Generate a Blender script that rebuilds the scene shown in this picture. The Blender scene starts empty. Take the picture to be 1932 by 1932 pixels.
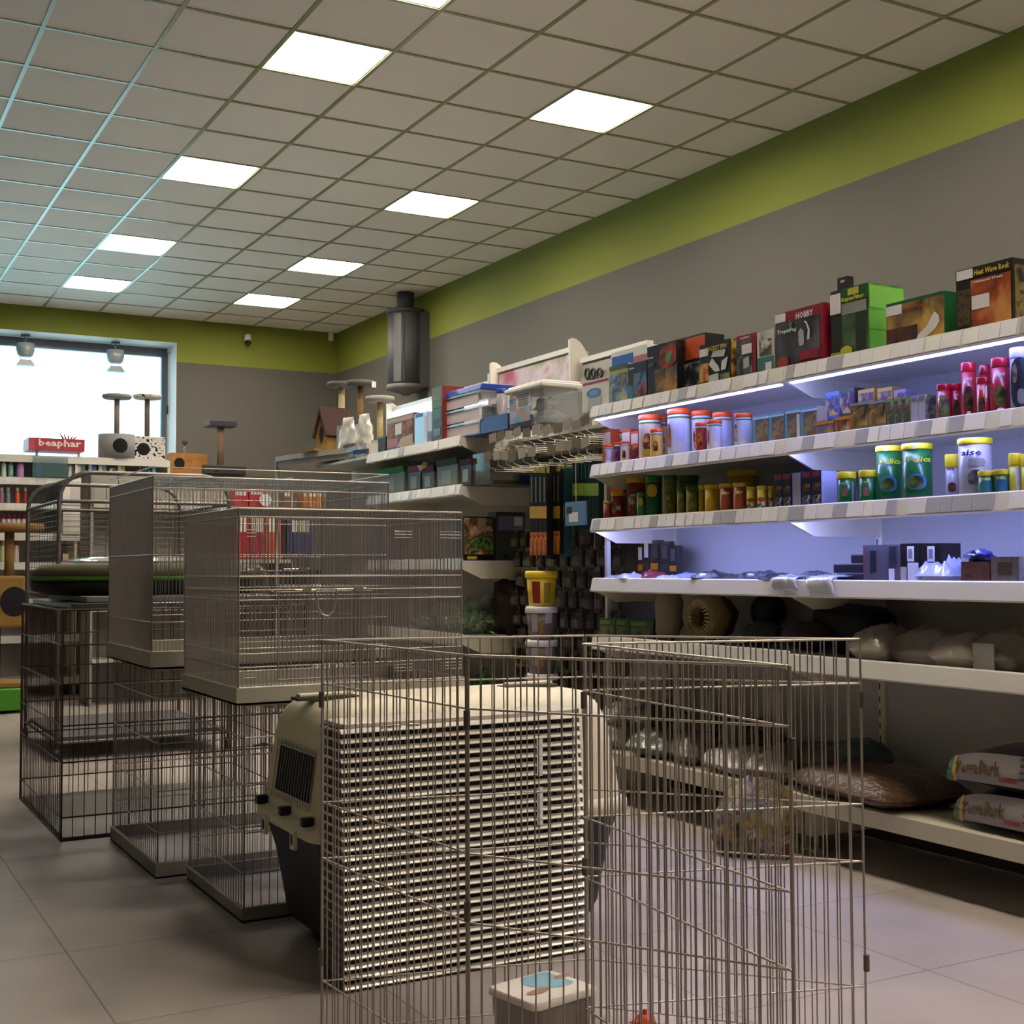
import bpy, math, random
from mathutils import Vector, Matrix, noise
random.seed(7)
scene = bpy.context.scene
COL = scene.collection

# ------------------------------------------------------------------ camera
EYE = Vector((-2.2769, -6.5650, 1.04))
YAW, PITCH, ROLL, FOC = 0.504146, 0.0437103, -0.00462148, 2418.863
fwd = Vector((math.sin(YAW)*math.cos(PITCH), math.cos(YAW)*math.cos(PITCH), math.sin(PITCH)))
rt = fwd.cross(Vector((0, 0, 1))).normalized(); up = rt.cross(fwd)
R_ = rt*math.cos(ROLL) + up*math.sin(ROLL); U_ = -rt*math.sin(ROLL) + up*math.cos(ROLL)
cd = bpy.data.cameras.new('camera'); cam = bpy.data.objects.new('camera', cd); COL.objects.link(cam)
cd.sensor_width = 36; cd.lens = 36*FOC/1932; cd.clip_start = 0.05; cd.clip_end = 100
cam.matrix_world = Matrix(((R_.x, U_.x, -fwd.x, EYE.x), (R_.y, U_.y, -fwd.y, EYE.y), (R_.z, U_.z, -fwd.z, EYE.z), (0, 0, 0, 1)))
scene.camera = cam

# ------------------------------------------------------------------ world, exposure
vs = scene.view_settings
vs.view_transform = 'Standard'; vs.look = 'None'; vs.gamma = 1; vs.use_curve_mapping = False
vs.exposure = 0.10
LAMP_E = 44.0          # ceiling lamp emission
LED_E = 26.0          # shelf light strips
w = bpy.data.worlds.new('daylight'); scene.world = w; w.use_nodes = True
bg = w.node_tree.nodes['Background']
bg.inputs[0].default_value = (0.45, 0.85, 1.0, 1); bg.inputs[1].default_value = 4.0

CEIL = 3.97; WX = 3.47; WY = 8.35; FX = 0.87
TILE = 0.6

# a portal of the real window opening, lets the sky light in
pl = bpy.data.lights.new('window_portal', 'AREA'); pl.shape = 'RECTANGLE'; pl.size = 5.4; pl.size_y = 2.7
pl.cycles.is_portal = True
po = bpy.data.objects.new('window_portal', pl); COL.objects.link(po)
po.location = (-1.25, WY+0.34, 2.3); po.rotation_euler = (math.radians(90), 0, math.radians(180))
po.rotation_euler = (math.radians(-90), 0, 0)

# ------------------------------------------------------------------ pixel rays -> world points
def ray(px, py): return fwd + R_*((px-966)/FOC) - U_*((py-966)/FOC)
def ray(px, py): 
    return fwd + R_*((px-966)/FOC) - U_*((py-966)/FOC)
def onx(X, px, py):
    d = ray(px, py); t = (X-EYE.x)/d.x; p = EYE + d*t; return p
def ony(Y, px, py):
    d = ray(px, py); t = (Y-EYE.y)/d.y; return EYE + d*t
def onz(Z, px, py):
    d = ray(px, py); t = (Z-EYE.z)/d.z; return EYE + d*t
def depth(p): return (p-EYE).dot(fwd)

# ------------------------------------------------------------------ materials
def lin(c):
    if isinstance(c, str):
        c = tuple(int(c[i:i+2], 16)/255 for i in (0, 2, 4))
    return tuple((x/12.92 if x <= .04045 else ((x+.055)/1.055)**2.4) for x in c)
MATS = {}
def M(c, rough=.5, metal=0., alpha=1., emit=0., var=0., scale=8., bump=0., bscale=60., spec=.5, coat=0.):
    key = (c, rough, metal, alpha, emit, var, scale, bump, bscale, spec, coat)
    if key in MATS: return MATS[key]
    m = bpy.data.materials.new('mat_%d' % len(MATS)); m.use_nodes = True; nt = m.node_tree
    b = nt.nodes['Principled BSDF']; L = lin(c)
    b.inputs['Roughness'].default_value = rough; b.inputs['Metallic'].default_value = metal
    b.inputs['Alpha'].default_value = alpha; b.inputs['Specular IOR Level'].default_value = spec
    b.inputs['Coat Weight'].default_value = coat
    b.inputs['Base Color'].default_value = (*L, 1)
    if emit: b.inputs['Emission Color'].default_value = (*L, 1); b.inputs['Emission Strength'].default_value = emit
    if var or bump:
        tc = nt.nodes.new('ShaderNodeTexCoord')
    if var:
        n = nt.nodes.new('ShaderNodeTexNoise'); n.inputs['Scale'].default_value = scale; n.inputs['Detail'].default_value = 5
        nt.links.new(tc.outputs['Object'], n.inputs['Vector'])
        r = nt.nodes.new('ShaderNodeValToRGB'); e = r.color_ramp.elements
        e[0].position = .35; e[1].position = .65
        e[0].color = (*[max(0, x*(1-var)) for x in L], 1); e[1].color = (*[min(1, x*(1+var)) for x in L], 1)
        nt.links.new(n.outputs['Fac'], r.inputs[0]); nt.links.new(r.outputs[0], b.inputs['Base Color'])
    if bump:
        n2 = nt.nodes.new('ShaderNodeTexNoise'); n2.inputs['Scale'].default_value = bscale; n2.inputs['Detail'].default_value = 3
        nt.links.new(tc.outputs['Object'], n2.inputs['Vector'])
        bp = nt.nodes.new('ShaderNodeBump'); bp.inputs['Strength'].default_value = bump; bp.inputs['Distance'].default_value = .01
        nt.links.new(n2.outputs['Fac'], bp.inputs['Height']); nt.links.new(bp.outputs[0], b.inputs['Normal'])
    MATS[key] = m; return m
def PIC(cols, scale=14., rough=.55, det=3., const=False):
    """printed picture: blotches of several colours"""
    key = ('pic', cols, scale, rough, det, const)
    if key in MATS: return MATS[key]
    m = bpy.data.materials.new('picture_%d' % len(MATS)); m.use_nodes = True; nt = m.node_tree
    b = nt.nodes['Principled BSDF']; b.inputs['Roughness'].default_value = rough; b.inputs['Specular IOR Level'].default_value = .3
    tc = nt.nodes.new('ShaderNodeTexCoord'); n = nt.nodes.new('ShaderNodeTexNoise')
    n.inputs['Scale'].default_value = scale; n.inputs['Detail'].default_value = det; n.inputs['Distortion'].default_value = .6
    nt.links.new(tc.outputs['Object'], n.inputs['Vector'])
    r = nt.nodes.new('ShaderNodeValToRGB'); cr = r.color_ramp; cr.interpolation = 'CONSTANT' if const else 'LINEAR'
    k = len(cols)
    for i, c in enumerate(cols):
        pos = .34 + .30*i/(max(1, k-1)) if not const else (0 if i == 0 else .34+.32*i/k)
        el = cr.elements[i] if i < 2 else cr.elements.new(pos)
        el.position = pos; el.color = (*lin(c), 1)
    nt.links.new(n.outputs['Fac'], r.inputs[0]); nt.links.new(r.outputs[0], b.inputs['Base Color'])
    MATS[key] = m; return m

WHITE = M('e9e6de', .35); SHELF = M('dcdad2', .35, coat=.2); SHELFD = M('e4dcc2', .5)
STEEL = M('b9b4ac', .32, 1.); GALV = M('a9a7a4', .38, .9); DKSTEEL = M('6b6662', .4, .5)
BLACK = M('141315', .4); GREYP = M('77736c', .4); STICK = M('e6e3e6', .5)
CREAM = M('e4dcbc', .45, bump=.15, bscale=250); NAVY = M('232433', .5, bump=.1, bscale=200)
CLEAR = M('c9cfd2', .08, 0, .28); CLEAR2 = M('dfe6ea', .15, 0, .5); FOIL = M('dcdad0', .25, .3, bump=.5, bscale=18)
ORANGE = M('ee5a10', .4); YEL = M('e6cf1f', .4); RED = M('b5122a', .35)

# ------------------------------------------------------------------ mesh builder
class MB:
    def __init__(s): s.v = []; s.f = []; s.m = []; s.s = []
    def add(s, vs, fs, m=0, sm=False):
        o = len(s.v); s.v += [tuple(v) for v in vs]
        for f in fs: s.f.append(tuple(i+o for i in f)); s.m.append(m); s.s.append(sm)
        return s
    def box(s, x0, x1, y0, y1, z0, z1, m=0):
        return s.add([(x, y, z) for x in (x0, x1) for y in (y0, y1) for z in (z0, z1)],
            [(0, 1, 3, 2), (4, 6, 7, 5), (0, 4, 5, 1), (2, 3, 7, 6), (0, 2, 6, 4), (1, 5, 7, 3)], m)
    def tube(s, p0, p1, r, n=5, m=0, caps=True, r1=None):
        p0 = Vector(p0); p1 = Vector(p1); d = (p1-p0)
        if d.length < 1e-7: return s
        d.normalize(); a = d.orthogonal().normalized(); b = d.cross(a); r1 = r if r1 is None else r1
        vs = [p0+(a*math.cos(2*math.pi*i/n)+b*math.sin(2*math.pi*i/n))*r for i in range(n)]
        vs += [p1+(a*math.cos(2*math.pi*i/n)+b*math.sin(2*math.pi*i/n))*r1 for i in range(n)]
        fs = [(i, (i+1) % n, n+(i+1) % n, n+i) for i in range(n)]
        s.add(vs, fs, m, True)
        if caps: s.add(vs, [tuple(range(n))[::-1], tuple(range(n, 2*n))], m)
        return s
    def path(s, pts, r, n=6, m=0):
        for a, b in zip(pts, pts[1:]): s.tube(a, b, r, n, m)
        return s
    def lathe(s, prof, n=24, c=(0, 0, 0), m=0, sm=True, a0=0, a1=2*math.pi, close=True):
        full = abs(a1-a0-2*math.pi) < 1e-6; k = n if full else n+1
        vs = []
        for (r, z) in prof:
            for i in range(k):
                a = a0+(a1-a0)*i/n; vs.append((c[0]+r*math.cos(a), c[1]+r*math.sin(a), c[2]+z))
        fs = []
        for j in range(len(prof)-1):
            for i in range(n):
                i2 = (i+1) % k if full else i+1
                fs.append((j*k+i, j*k+i2, (j+1)*k+i2, (j+1)*k+i))
        s.add(vs, fs, m, sm)
        if close and full:
            for j, rev in ((0, True), (len(prof)-1, False)):
                if prof[j][0] > 1e-6:
                    idx = [j*k+i for i in range(k)]; o = len(s.v)-len(vs)
                    s.f.append(tuple(o+i for i in (idx[::-1] if rev else idx))); s.m.append(m); s.s.append(False)
        return s
    def prism(s, poly, a0, a1, axis='y', m=0):
        """poly in the two other axes; extruded along axis"""
        def P(u, v, a): return {'x': (a, u, v), 'y': (u, a, v), 'z': (u, v, a)}[axis]
        n = len(poly); vs = [P(u, v, a0) for u, v in poly]+[P(u, v, a1) for u, v in poly]
        fs = [(i, (i+1) % n, n+(i+1) % n, n+i) for i in range(n)]+[tuple(range(n))[::-1], tuple(range(n, 2*n))]
        return s.add(vs, fs, m)
    def blob(s, c, rx, ry, rz, n=14, k=9, jit=0., seed=0, m=0, p=1.):
        vs = []; fs = []
        for j in range(k+1):
            th = math.pi*j/k
            for i in range(n):
                ph = 2*math.pi*i/n
                q = Vector((math.sin(th)*math.cos(ph), math.sin(th)*math.sin(ph), math.cos(th)))
                q = Vector([math.copysign(abs(t)**p, t) for t in q])
                d = 1+jit*noise.noise(q*2.3+Vector((seed*3.1, seed*1.7, 0)))
                vs.append((c[0]+q.x*rx*d, c[1]+q.y*ry*d, c[2]+q.z*rz*d))
        for j in range(k):
            for i in range(n): fs.append((j*n+i, (j+1)*n+i, (j+1)*n+(i+1) % n, j*n+(i+1) % n))
        return s.add(vs, fs, m, True)
    def pillow(s, l, w, h, seed=0, wr=.25, nu=22, nv=14, m=0, endpow=2.2, c=(0, 0, 0)):
        """a filled bag lying on z=0, length l along x, width w along y"""
        vs = []; fs = []
        for side in (1, -1):
            for j in range(nv+1):
                for i in range(nu+1):
                    u = -1+2*i/nu; v = -1+2*j/nv
                    e = max(0, 1-abs(u)**(endpow+1))**.6*max(0, 1-abs(v)**3)**.55
                    nz = noise.noise(Vector((u*3.2+seed*7, v*3.2, side*2.)))*wr
                    nz += .5*noise.noise(Vector((u*8+seed*7, v*8, side*5.)))*wr
                    t = e*(1+nz)
                    z = h*(.36+.64*t) if side > 0 else h*.36*(1-min(1, t*1.25))
                    ww = w/2*(1-.10*abs(u)**4)
                    x = u*l/2*(1+.03*noise.noise(Vector((v*3, seed, 1)))); y = v*ww*(1+.04*noise.noise(Vector((u*3, seed, 4))))
                    vs.append((c[0]+x, c[1]+y, c[2]+max(0, z)))
        N = (nu+1)*(nv+1)
        for sd in (0, 1):
            for j in range(nv):
                for i in range(nu):
                    a = sd*N+j*(nu+1)+i; q = (a, a+1, a+nu+2, a+nu+1)
                    fs.append(q if sd == 0 else q[::-1])
        for i in range(nu):
            fs.append((i, N+i, N+i+1, i+1)); a = nv*(nu+1)+i; fs.append((a, a+1, N+a+1, N+a))
        for j in range(nv):
            a = j*(nu+1); fs.append((a, a+nu+1, N+a+nu+1, N+a)); a += nu; fs.append((a, N+a, N+a+nu+1, a+nu+1))
        return s.add(vs, fs, m, True)
    def grid(s, o, u, v, nu, nv, r, n=4, m=0):
        """wire lattice: nu wires along v spaced over u, nv wires along u spaced over v"""
        o = Vector(o); u = Vector(u); v = Vector(v)
        for i in range(nu+1):
            if nu: s.tube(o+u*(i/nu), o+u*(i/nu)+v, r, n, m, False)
        for j in range(nv+1):
            if nv: s.tube(o+v*(j/nv), o+v*(j/nv)+u, r, n, m, False)
        return s
    def build(s, name, mats, parent=None, loc=None, bevel=0., rz=0.):
        me = bpy.data.meshes.new(name); me.from_pydata(s.v, [], s.f)
        if not isinstance(mats, (list, tuple)): mats = [mats]
        for x in mats: me.materials.append(x)
        me.polygons.foreach_set('material_index', s.m); me.polygons.foreach_set('use_smooth', s.s); me.update()
        o = bpy.data.objects.new(name, me); COL.objects.link(o)
        if parent: o.parent = parent
        if loc: o.location = loc
        if rz: o.rotation_euler.z = rz
        if bevel:
            b = o.modifiers.new('edge', 'BEVEL'); b.width = bevel; b.segments = 2; b.limit_method = 'ANGLE'
        return o
def tag(o, label=None, cat=None, group=None, kind=None):
    if label: o['label'] = label
    if cat: o['category'] = cat
    if group: o['group'] = group
    if kind: o['kind'] = kind
    return o
def thing(name, label, cat, loc=(0, 0, 0), rz=0., group=None):
    o = bpy.data.objects.new(name, None); COL.objects.link(o); o.location = loc; o.rotation_euler.z = rz
    o.empty_display_size = .05
    return tag(o, label, cat, group)
def dup(root, loc=None, rz=None, label=None, group=None):
    c = root.copy(); COL.objects.link(c)
    if loc is not None: c.location = loc
    if rz is not None: c.rotation_euler.z = rz
    if label: c['label'] = label
    if group: c['group'] = group
    for ch in list(root.children):
        k = ch.copy(); COL.objects.link(k); k.parent = c
        for g in list(ch.children):
            h = g.copy(); COL.objects.link(h); h.parent = k
    return c
ORD = ['first', 'second', 'third', 'fourth', 'fifth', 'sixth', 'seventh', 'eighth', 'ninth', 'tenth', 'eleventh', 'twelfth',
       'thirteenth', 'fourteenth', 'fifteenth', 'sixteenth', 'seventeenth', 'eighteenth', 'nineteenth', 'twentieth']
TX = {}
def text_geo(s):
    """unit-height flat letters, centred, as (verts2d, faces)"""
    if s in TX: return TX[s]
    cu = bpy.data.curves.new('letters', 'FONT'); cu.body = s; cu.size = 1; cu.resolution_u = 1
    cu.align_x = 'CENTER'; cu.align_y = 'CENTER'; cu.offset = .03
    o = bpy.data.objects.new('letters', cu); COL.objects.link(o)
    dg = bpy.context.evaluated_depsgraph_get(); me = bpy.data.meshes.new_from_object(o.evaluated_get(dg))
    V = [(v.co.x, v.co.y) for v in me.vertices]; F = [tuple(p.vertices) for p in me.polygons]
    bpy.data.objects.remove(o); bpy.data.curves.remove(cu); bpy.data.meshes.remove(me)
    if V:
        cx = (min(a for a, b in V)+max(a for a, b in V))/2; cy = (min(b for a, b in V)+max(b for a, b in V))/2
        V = [(a-cx, b-cy) for a, b in V]
    W = max(a for a, b in V)*2; TX[s] = (V, F, W, max(b for a, b in V)*2); return TX[s]
def lettering(s, width, height, fn, mat, parent, name='lettering', shear=0.):
    V, F, W, H = text_geo(s); mb = MB()
    mb.add([fn((a+b*shear)*width/W, b*height/H) for a, b in V], F)
    return mb.build(name, mat, parent)

# ------------------------------------------------------------------ setting
def floor_mat():
    m = bpy.data.materials.new('floor_tiles'); m.use_nodes = True; nt = m.node_tree; b = nt.nodes['Principled BSDF']
    tc = nt.nodes.new('ShaderNodeTexCoord'); mp = nt.nodes.new('ShaderNodeMapping')
    mp.inputs['Location'].default_value = (1.634/.636, .965/.636, 0); mp.inputs['Scale'].default_value = (1/.636,)*3
    nt.links.new(tc.outputs['Object'], mp.inputs[0])
    br = nt.nodes.new('ShaderNodeTexBrick'); br.offset = 0; br.inputs['Scale'].default_value = 1
    br.inputs['Brick Width'].default_value = 1; br.inputs['Row Height'].default_value = 1
    br.inputs['Mortar Size'].default_value = .004; br.inputs['Mortar Smooth'].default_value = .3
    br.inputs['Color1'].default_value = (*lin('b4aaa2'), 1); br.inputs['Color2'].default_value = (*lin('aca299'), 1)
    br.inputs['Mortar'].default_value = (*lin('756b62'), 1)
    nt.links.new(mp.outputs[0], br.inputs['Vector'])
    n = nt.nodes.new('ShaderNodeTexNoise'); n.inputs['Scale'].default_value = 2.2; n.inputs['Detail'].default_value = 6
    nt.links.new(tc.outputs['Object'], n.inputs['Vector'])
    r = nt.nodes.new('ShaderNodeValToRGB'); r.color_ramp.elements[0].position = .3; r.color_ramp.elements[1].position = .7
    r.color_ramp.elements[0].color = (.80, .80, .80, 1); r.color_ramp.elements[1].color = (1.06, 1.06, 1.06, 1)
    nt.links.new(n.outputs['Fac'], r.inputs[0])
    mx = nt.nodes.new('ShaderNodeMix'); mx.data_type = 'RGBA'; mx.blend_type = 'MULTIPLY'; mx.inputs[0].default_value = 1
    nt.links.new(br.outputs['Color'], mx.inputs[6]); nt.links.new(r.outputs[0], mx.inputs[7])
    nt.links.new(mx.outputs[2], b.inputs['Base Color'])
    b.inputs['Roughness'].default_value = .42; b.inputs['Specular IOR Level'].default_value = .5
    return m
def struct(name, mb, mats, bevel=0):
    return tag(mb.build(name, mats, bevel=bevel), kind='structure')
X0, Y0 = -6.2, -9.6
struct('floor', MB().box(X0, WX, Y0, WY, -.1, 0), floor_mat())
TILEM = M('f0e9dc', .8, bump=.5, bscale=400, var=.05, scale=300)
LAMPS = [(a*.6, v*.6) for a in (0, 3) for v in (0, 4, 8, 11, -4, -8, -12)] + [(0, -1.2)]
LAMPS = [l for l in LAMPS if Y0+.1 < l[1] and not (abs(l[0]) < .01 and abs(l[1]+2.4) < .01)]
lampset = {(round(a/.6), round(b/.6)) for a, b in LAMPS}
mb = MB()
a_lo, a_hi = math.floor(X0/.6), 5; v_lo, v_hi = -16, 13
for a in range(a_lo, a_hi+1):
    for v in range(v_lo, v_hi+1):
        if (a, v) in lampset: continue
        x0, x1 = max(X0, a*.6), min(WX, a*.6+.6); y0, y1 = max(Y0, v*.6), min(WY, v*.6+.6)
        if x1-x0 < .01 or y1-y0 < .01: continue
        mb.box(x0, x1, y0, y1, CEIL, CEIL+.02)
mb.box(X0, WX, Y0, WY, CEIL+.3, CEIL+.4)
struct('ceiling', mb, TILEM)
mb = MB()
for a in range(a_lo, 6): mb.box(a*.6-.012, a*.6+.012, Y0, WY, CEIL-.006, CEIL+.004)
for v in range(v_lo, 14): mb.box(X0, WX, v*.6-.012, v*.6+.012, CEIL-.005, CEIL+.004)
struct('trim_1', mb, M('8f9468', .3, .1))
GREEN = M('747c26', .75, bump=.1, bscale=300); GREYW = M('53514a', .75, bump=.12, bscale=300)
GB = 3.462
def wall(name, x0, x1, y0, y1, z0=0, z1=CEIL+.3):
    mb = MB()
    if z0 < GB: mb.box(x0, x1, y0, y1, z0, min(z1, GB), 0)
    if z1 > GB: mb.box(x0, x1, y0, y1, max(z0, GB), z1, 1)
    return mb
struct('wall_right', wall('r', WX, WX+.15, Y0, WY+.5), [GREYW, GREEN])
struct('wall_left', wall('l', X0-.15, X0, Y0, WY+.5), [GREYW, GREEN])
struct('wall_front', wall('f', X0-.15, WX+.15, Y0-.15, Y0), [GREYW, GREEN])
WL, WR, WT, WB = -4.0, 1.487, 3.687, .95     # window opening
mb = MB(); REV = .42
mb.box(X0, WL, WY, WY+.5, 0, GB, 0); mb.box(X0, WL, WY, WY+.5, GB, CEIL+.3, 1)
mb.box(WR, WX, WY, WY+.5, 0, GB, 0); mb.box(WR, WX, WY, WY+.5, GB, CEIL+.3, 1)
mb.box(WL, WR, WY, WY+.5, WT, CEIL+.3, 1); mb.box(WL, WR, WY, WY+.5, 0, WB, 0)
struct('wall_back', mb, [GREYW, GREEN])
mb = MB(); t = .006
mb.box(WL, WR, WY+.001, WY+REV, WT-t, WT); mb.box(WR-t, WR, WY+.001, WY+REV, WB, WT-t); mb.box(WL, WL+t, WY+.001, WY+REV, WB, WT-t)
mb.box(WL+t, WR-t, WY-.03, WY+REV, WB, WB+.03)
struct('trim_2', mb, M('dfe2e2', .6))
win = struct('window_1', MB().box(WL, WR, WY+REV, WY+.49, WT-.11, WT-.006).box(WR-.07, WR-.006, WY+REV, WY+.49, WB, WT-.1)
    .box(WL+.006, WL+.07, WY+REV, WY+.49, WB, WT-.1).box(WL, WR, WY+REV, WY+.49, WB+.03, WB+.1).box(-1.5, -1.43, WY+REV, WY+.49, WB, WT-.1), M('5d6470', .4))
gm = bpy.data.materials.new('glass'); gm.use_nodes = True; nt = gm.node_tree; nt.nodes.clear()
o_ = nt.nodes.new('ShaderNodeOutputMaterial'); mx = nt.nodes.new('ShaderNodeMixShader'); tr = nt.nodes.new('ShaderNodeBsdfTransparent'); gl = nt.nodes.new('ShaderNodeBsdfGlossy')
gl.inputs['Roughness'].default_value = .02; fr = nt.nodes.new('ShaderNodeFresnel'); fr.inputs[0].default_value = 1.45
nt.links.new(fr.outputs[0], mx.inputs[0]); nt.links.new(tr.outputs[0], mx.inputs[1]); nt.links.new(gl.outputs[0], mx.inputs[2]); nt.links.new(mx.outputs[0], o_.inputs[0])
for a, b in ((WL+.07, -1.5), (-1.43, WR-.07)): MB().box(a, b, WY+.45, WY+.456, WB+.1, WT-.11).build('pane', gm, win)
struct('baseboard_right', MB().box(WX-.012, WX, Y0, WY, 0, .08), M('6b6660', .6))
struct('baseboard_back', MB().box(X0, WX-.012, WY-.012, WY, 0, .08), M('6b6660', .6))

# ------------------------------------------------------------------ ceiling lamps
EM = M('fff1e0', .5, emit=LAMP_E)
ALU = M('e8e8e6', .25, .6)
proto = None
for i, (lx, ly) in enumerate(LAMPS):
    if proto is None:
        proto = thing('ceiling_lamp', '', 'ceiling lamp', (lx, ly, CEIL))
        mb = MB().box(.014, .586, .014, .586, .085, .1).box(.014, .02, .014, .586, 0, .085).box(.58, .586, .014, .586, 0, .085).box(.02, .58, .014, .02, 0, .085).box(.02, .58, .58, .586, 0, .085)
        mb.build('housing', WHITE, proto)
        for k in range(4):
            x = .09+k*.14
            MB().tube((x, .03, .05), (x, .57, .05), .013, 10).build('fluorescent_tube', M('fff3e2', .5, emit=LAMP_E*2.2), proto)
        mb = MB()
        E_ = []
        for k in range(41):
            x = .02+.56*k/40; E_.append((x, .020+.024*abs(math.cos(math.pi*5*k/40))**.8))
        E_ = E_+[(x, .6-y) for x, y in E_[::-1]]
        mb.prism(E_, .010, .014, 'z'); mb.build('diffuser', EM, proto)
        mb = MB()
        for k in range(1, 5): mb.prism([(.02+k*.112-.003, .009), (.02+k*.112+.003, .009), (.02+k*.112, .002)], .03, .57, 'y')
        mb.build('louvre', ALU, proto)
        L = proto
    else: L = dup(proto, (lx, ly, CEIL))
    row = 'row nearest the right wall' if lx > 1 else ('middle row' if lx > -1 else 'left row')
    vis = {0: 'nearest the camera', 4: 'second from the camera', 8: 'third from the camera', 11: 'closest to the window wall'}
    v = round(ly/.6)
    if lx > -1 and v in vis: lab = 'square lit ceiling lamp in the %s, %s' % (row, vis[v])
    elif v == -2: lab = 'square lit ceiling lamp cut by the top of the picture' if lx > -1 else 'square lit ceiling lamp above the left aisle, out of the picture'
    else: lab = 'square lit ceiling lamp outside the picture'
    tag(L, lab, 'ceiling lamp', 'square recessed ceiling lamps')

# ------------------------------------------------------------------ gondola shelving
LEDM = M('a9b0ff', .5, emit=LED_E)
PTAG = [M('e3e2e6', .5), M('e9e8e2', .5), M('e3e2e6', .5), M('dcdbe0', .5), M('a9abb5', .35)]
BX = 1.34
def shelf_board(parent, y0, y1, z, xf=FX, xb=BX, lip=.058, tags=0, led=False, seed=0, bracket=True, open_lip=True):
    mb = MB()
    mb.box(xf+.012, xb, y0+.002, y1-.002, z-.026, z)                         # tray
    mb.prism([(xf+.012, z+.012), (xf, z+.008), (xf-.012, z-lip+.012), (xf-.004, z-lip+.006), (xf+.012, z-lip+.012)], y0+.001, y1-.001, 'y')
    s = mb.build('shelf', SHELF, parent)
    if bracket:
        for y in (y0+.003, y1-.006):
            b = MB().prism([(xf+.014, z-.004), (xb, z-.004), (xb, z-.10), (xf+.13, z-.10), (xf+.014, z-.05)], y, y+.003, 'y')
            b.build('bracket', SHELFD, s)
    rnd = random.Random(seed)
    if tags:
        y = y1-.02
        while y > y0+.06:
            wd = rnd.choice((.045, .06, .06, .08)); 
            if rnd.random() < tags:
                t_ = MB().prism([(xf-.0015, z+.006), (xf-.003, z+.006), (xf-.0145, z-lip+.016), (xf-.0125, z-lip+.016)], y-wd+.002, y, 'y')
                t_.build('price_tag', rnd.choice(PTAG), s)
            y -= wd+rnd.choice((.0, .002, .01))
    if led:
        zl = z-.057 if led == 1 else z-.040
        MB().box(xf+.002+(.014 if led != 1 else 0), xf+.020+(.014 if led != 1 else 0), y0+.03, y1-.03, zl, zl+.006).build('light_strip', M('9aa6ff', .5, emit=LED_E*(1 if led == 1 else led)), s)
    return s
def bay(label, y0, y1, zs, tags, leds, base=.225, top=1.98, feet=True, seed=1):
    u = thing('shelving_unit', label, 'shelving unit', (0, 0, 0), group=None)
    MB().box(BX, BX+.02, y0, y1, .02, top).box(BX+.02, BX+.05, y0, y0+.03, 0, top).box(BX+.02, BX+.05, y1-.03, y1, 0, top).build('back_panel', M('b7b4ac', .5), u)
    mb = MB(); slot = MB()
    for y in (y0+.001, y1-.016): 
        MB().box(BX-.012, BX-.0005, y, y+.015, .2, top).build('upright', SHELFD, u)
    for k in range(int((top-.3)/.05)): slot.box(BX-.0135, BX-.011, y0+.006, y0+.011, .27+k*.05, .295+k*.05)
    slot.build('slots', BLACK, u)
    for i, z in enumerate(zs): shelf_board(u, y0, y1, z, tags=tags[i], led=leds[i], seed=seed*10+i)
    b = MB().box(FX+.0, BX, y0+.002, y1-.002, base-.03, base).prism([(FX, base), (FX-.006, base-.002), (FX-.006, base-.058), (FX+.004, base-.06)], y0+.002, y1-.002, 'y')
    b.build('base_shelf', M('c4bda4', .5), u)
    for y in (y0+.01, y1-.05):
        MB().box(FX+.06, BX, y, y+.04, .065, base-.03).tube((FX+.10, y+.02, .01), (FX+.10, y+.02, .066), .006, 8).tube((FX+.10, y+.02, 0), (FX+.10, y+.02, .012), .02, 12).build('leg', SHELFD, u)
    MB().box(BX-.04, BX, y0, y1, .01, base-.03).build('plinth', M('3a3733', .6), u)
    return u
Z1, Z2, Z3, Z4, Z5 = 1.768, 1.500, 1.252, .982, .722
YA0, YJ, YB1 = -4.28, -2.94, -1.615
unitA = bay('white lit shelving unit at the right edge, nearest bay of the long shelf row', YA0, YJ, [Z1, Z2, Z3, Z4, Z5-.01], [.9, .9, .9, 0, 0], [1, 1.1, 1.7, 0, 0], seed=1)
unitB = bay('white shelving unit bay in the middle with orange-lidded tubs and yellow tins', YJ, YB1, [Z1, Z2, Z3, Z4, Z5], [.7, .95, .9, 0, 0], [1, 0, 1.7, 0, 0], seed=2)
unitC = bay('cream-sided shelving unit behind the hanging hooks with plastic pet tanks', -.28, 1.05, [1.762, 1.492, 1.082, .67], [.3, .5, 0, 0], [0, 0, 0, 0], seed=3)

# hook bay between the two
hk = thing('hook_display', 'wire hook wall with rows of grey price flags between two shelving bays', 'hook display', (0, 0, 0))
MB().box(BX, BX+.02, YB1, -.28, .02, 1.98).build('back_panel', M('6f6b63', .5), hk)
mb = MB()
for y in (-1.60, -.95, -.31): MB().box(BX-.03, BX, y, y+.012, .2, 1.98).build('upright', SHELFD, hk)
MB().box(.955, .975, -1.61, -1.59, .22, 1.50).build('front_post', M('b6b2a4', .5), hk)
MB().box(FX+.02, BX, YB1+.004, -.285, .195, .225).box(FX, FX+.02, YB1+.004, -.285, .165, .232).build('base_shelf', M('c4bda4', .5), hk)
for y in (-1.575, -.34):
    MB().box(FX+.06, BX, y, y+.04, .0, .195).build('leg', SHELFD, hk)
mb = MB().box(1.17, BX, YB1+.004, -.285, 1.735, 1.752); mb.build('top_shelf', SHELF, hk)
FLAG = [M('989082', .7, spec=.2), M('a39c8e', .7, spec=.2), M('736b58', .7, spec=.2)]
def px65(a, b): return (900+a/6.44, 640+b/6.44)
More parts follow.
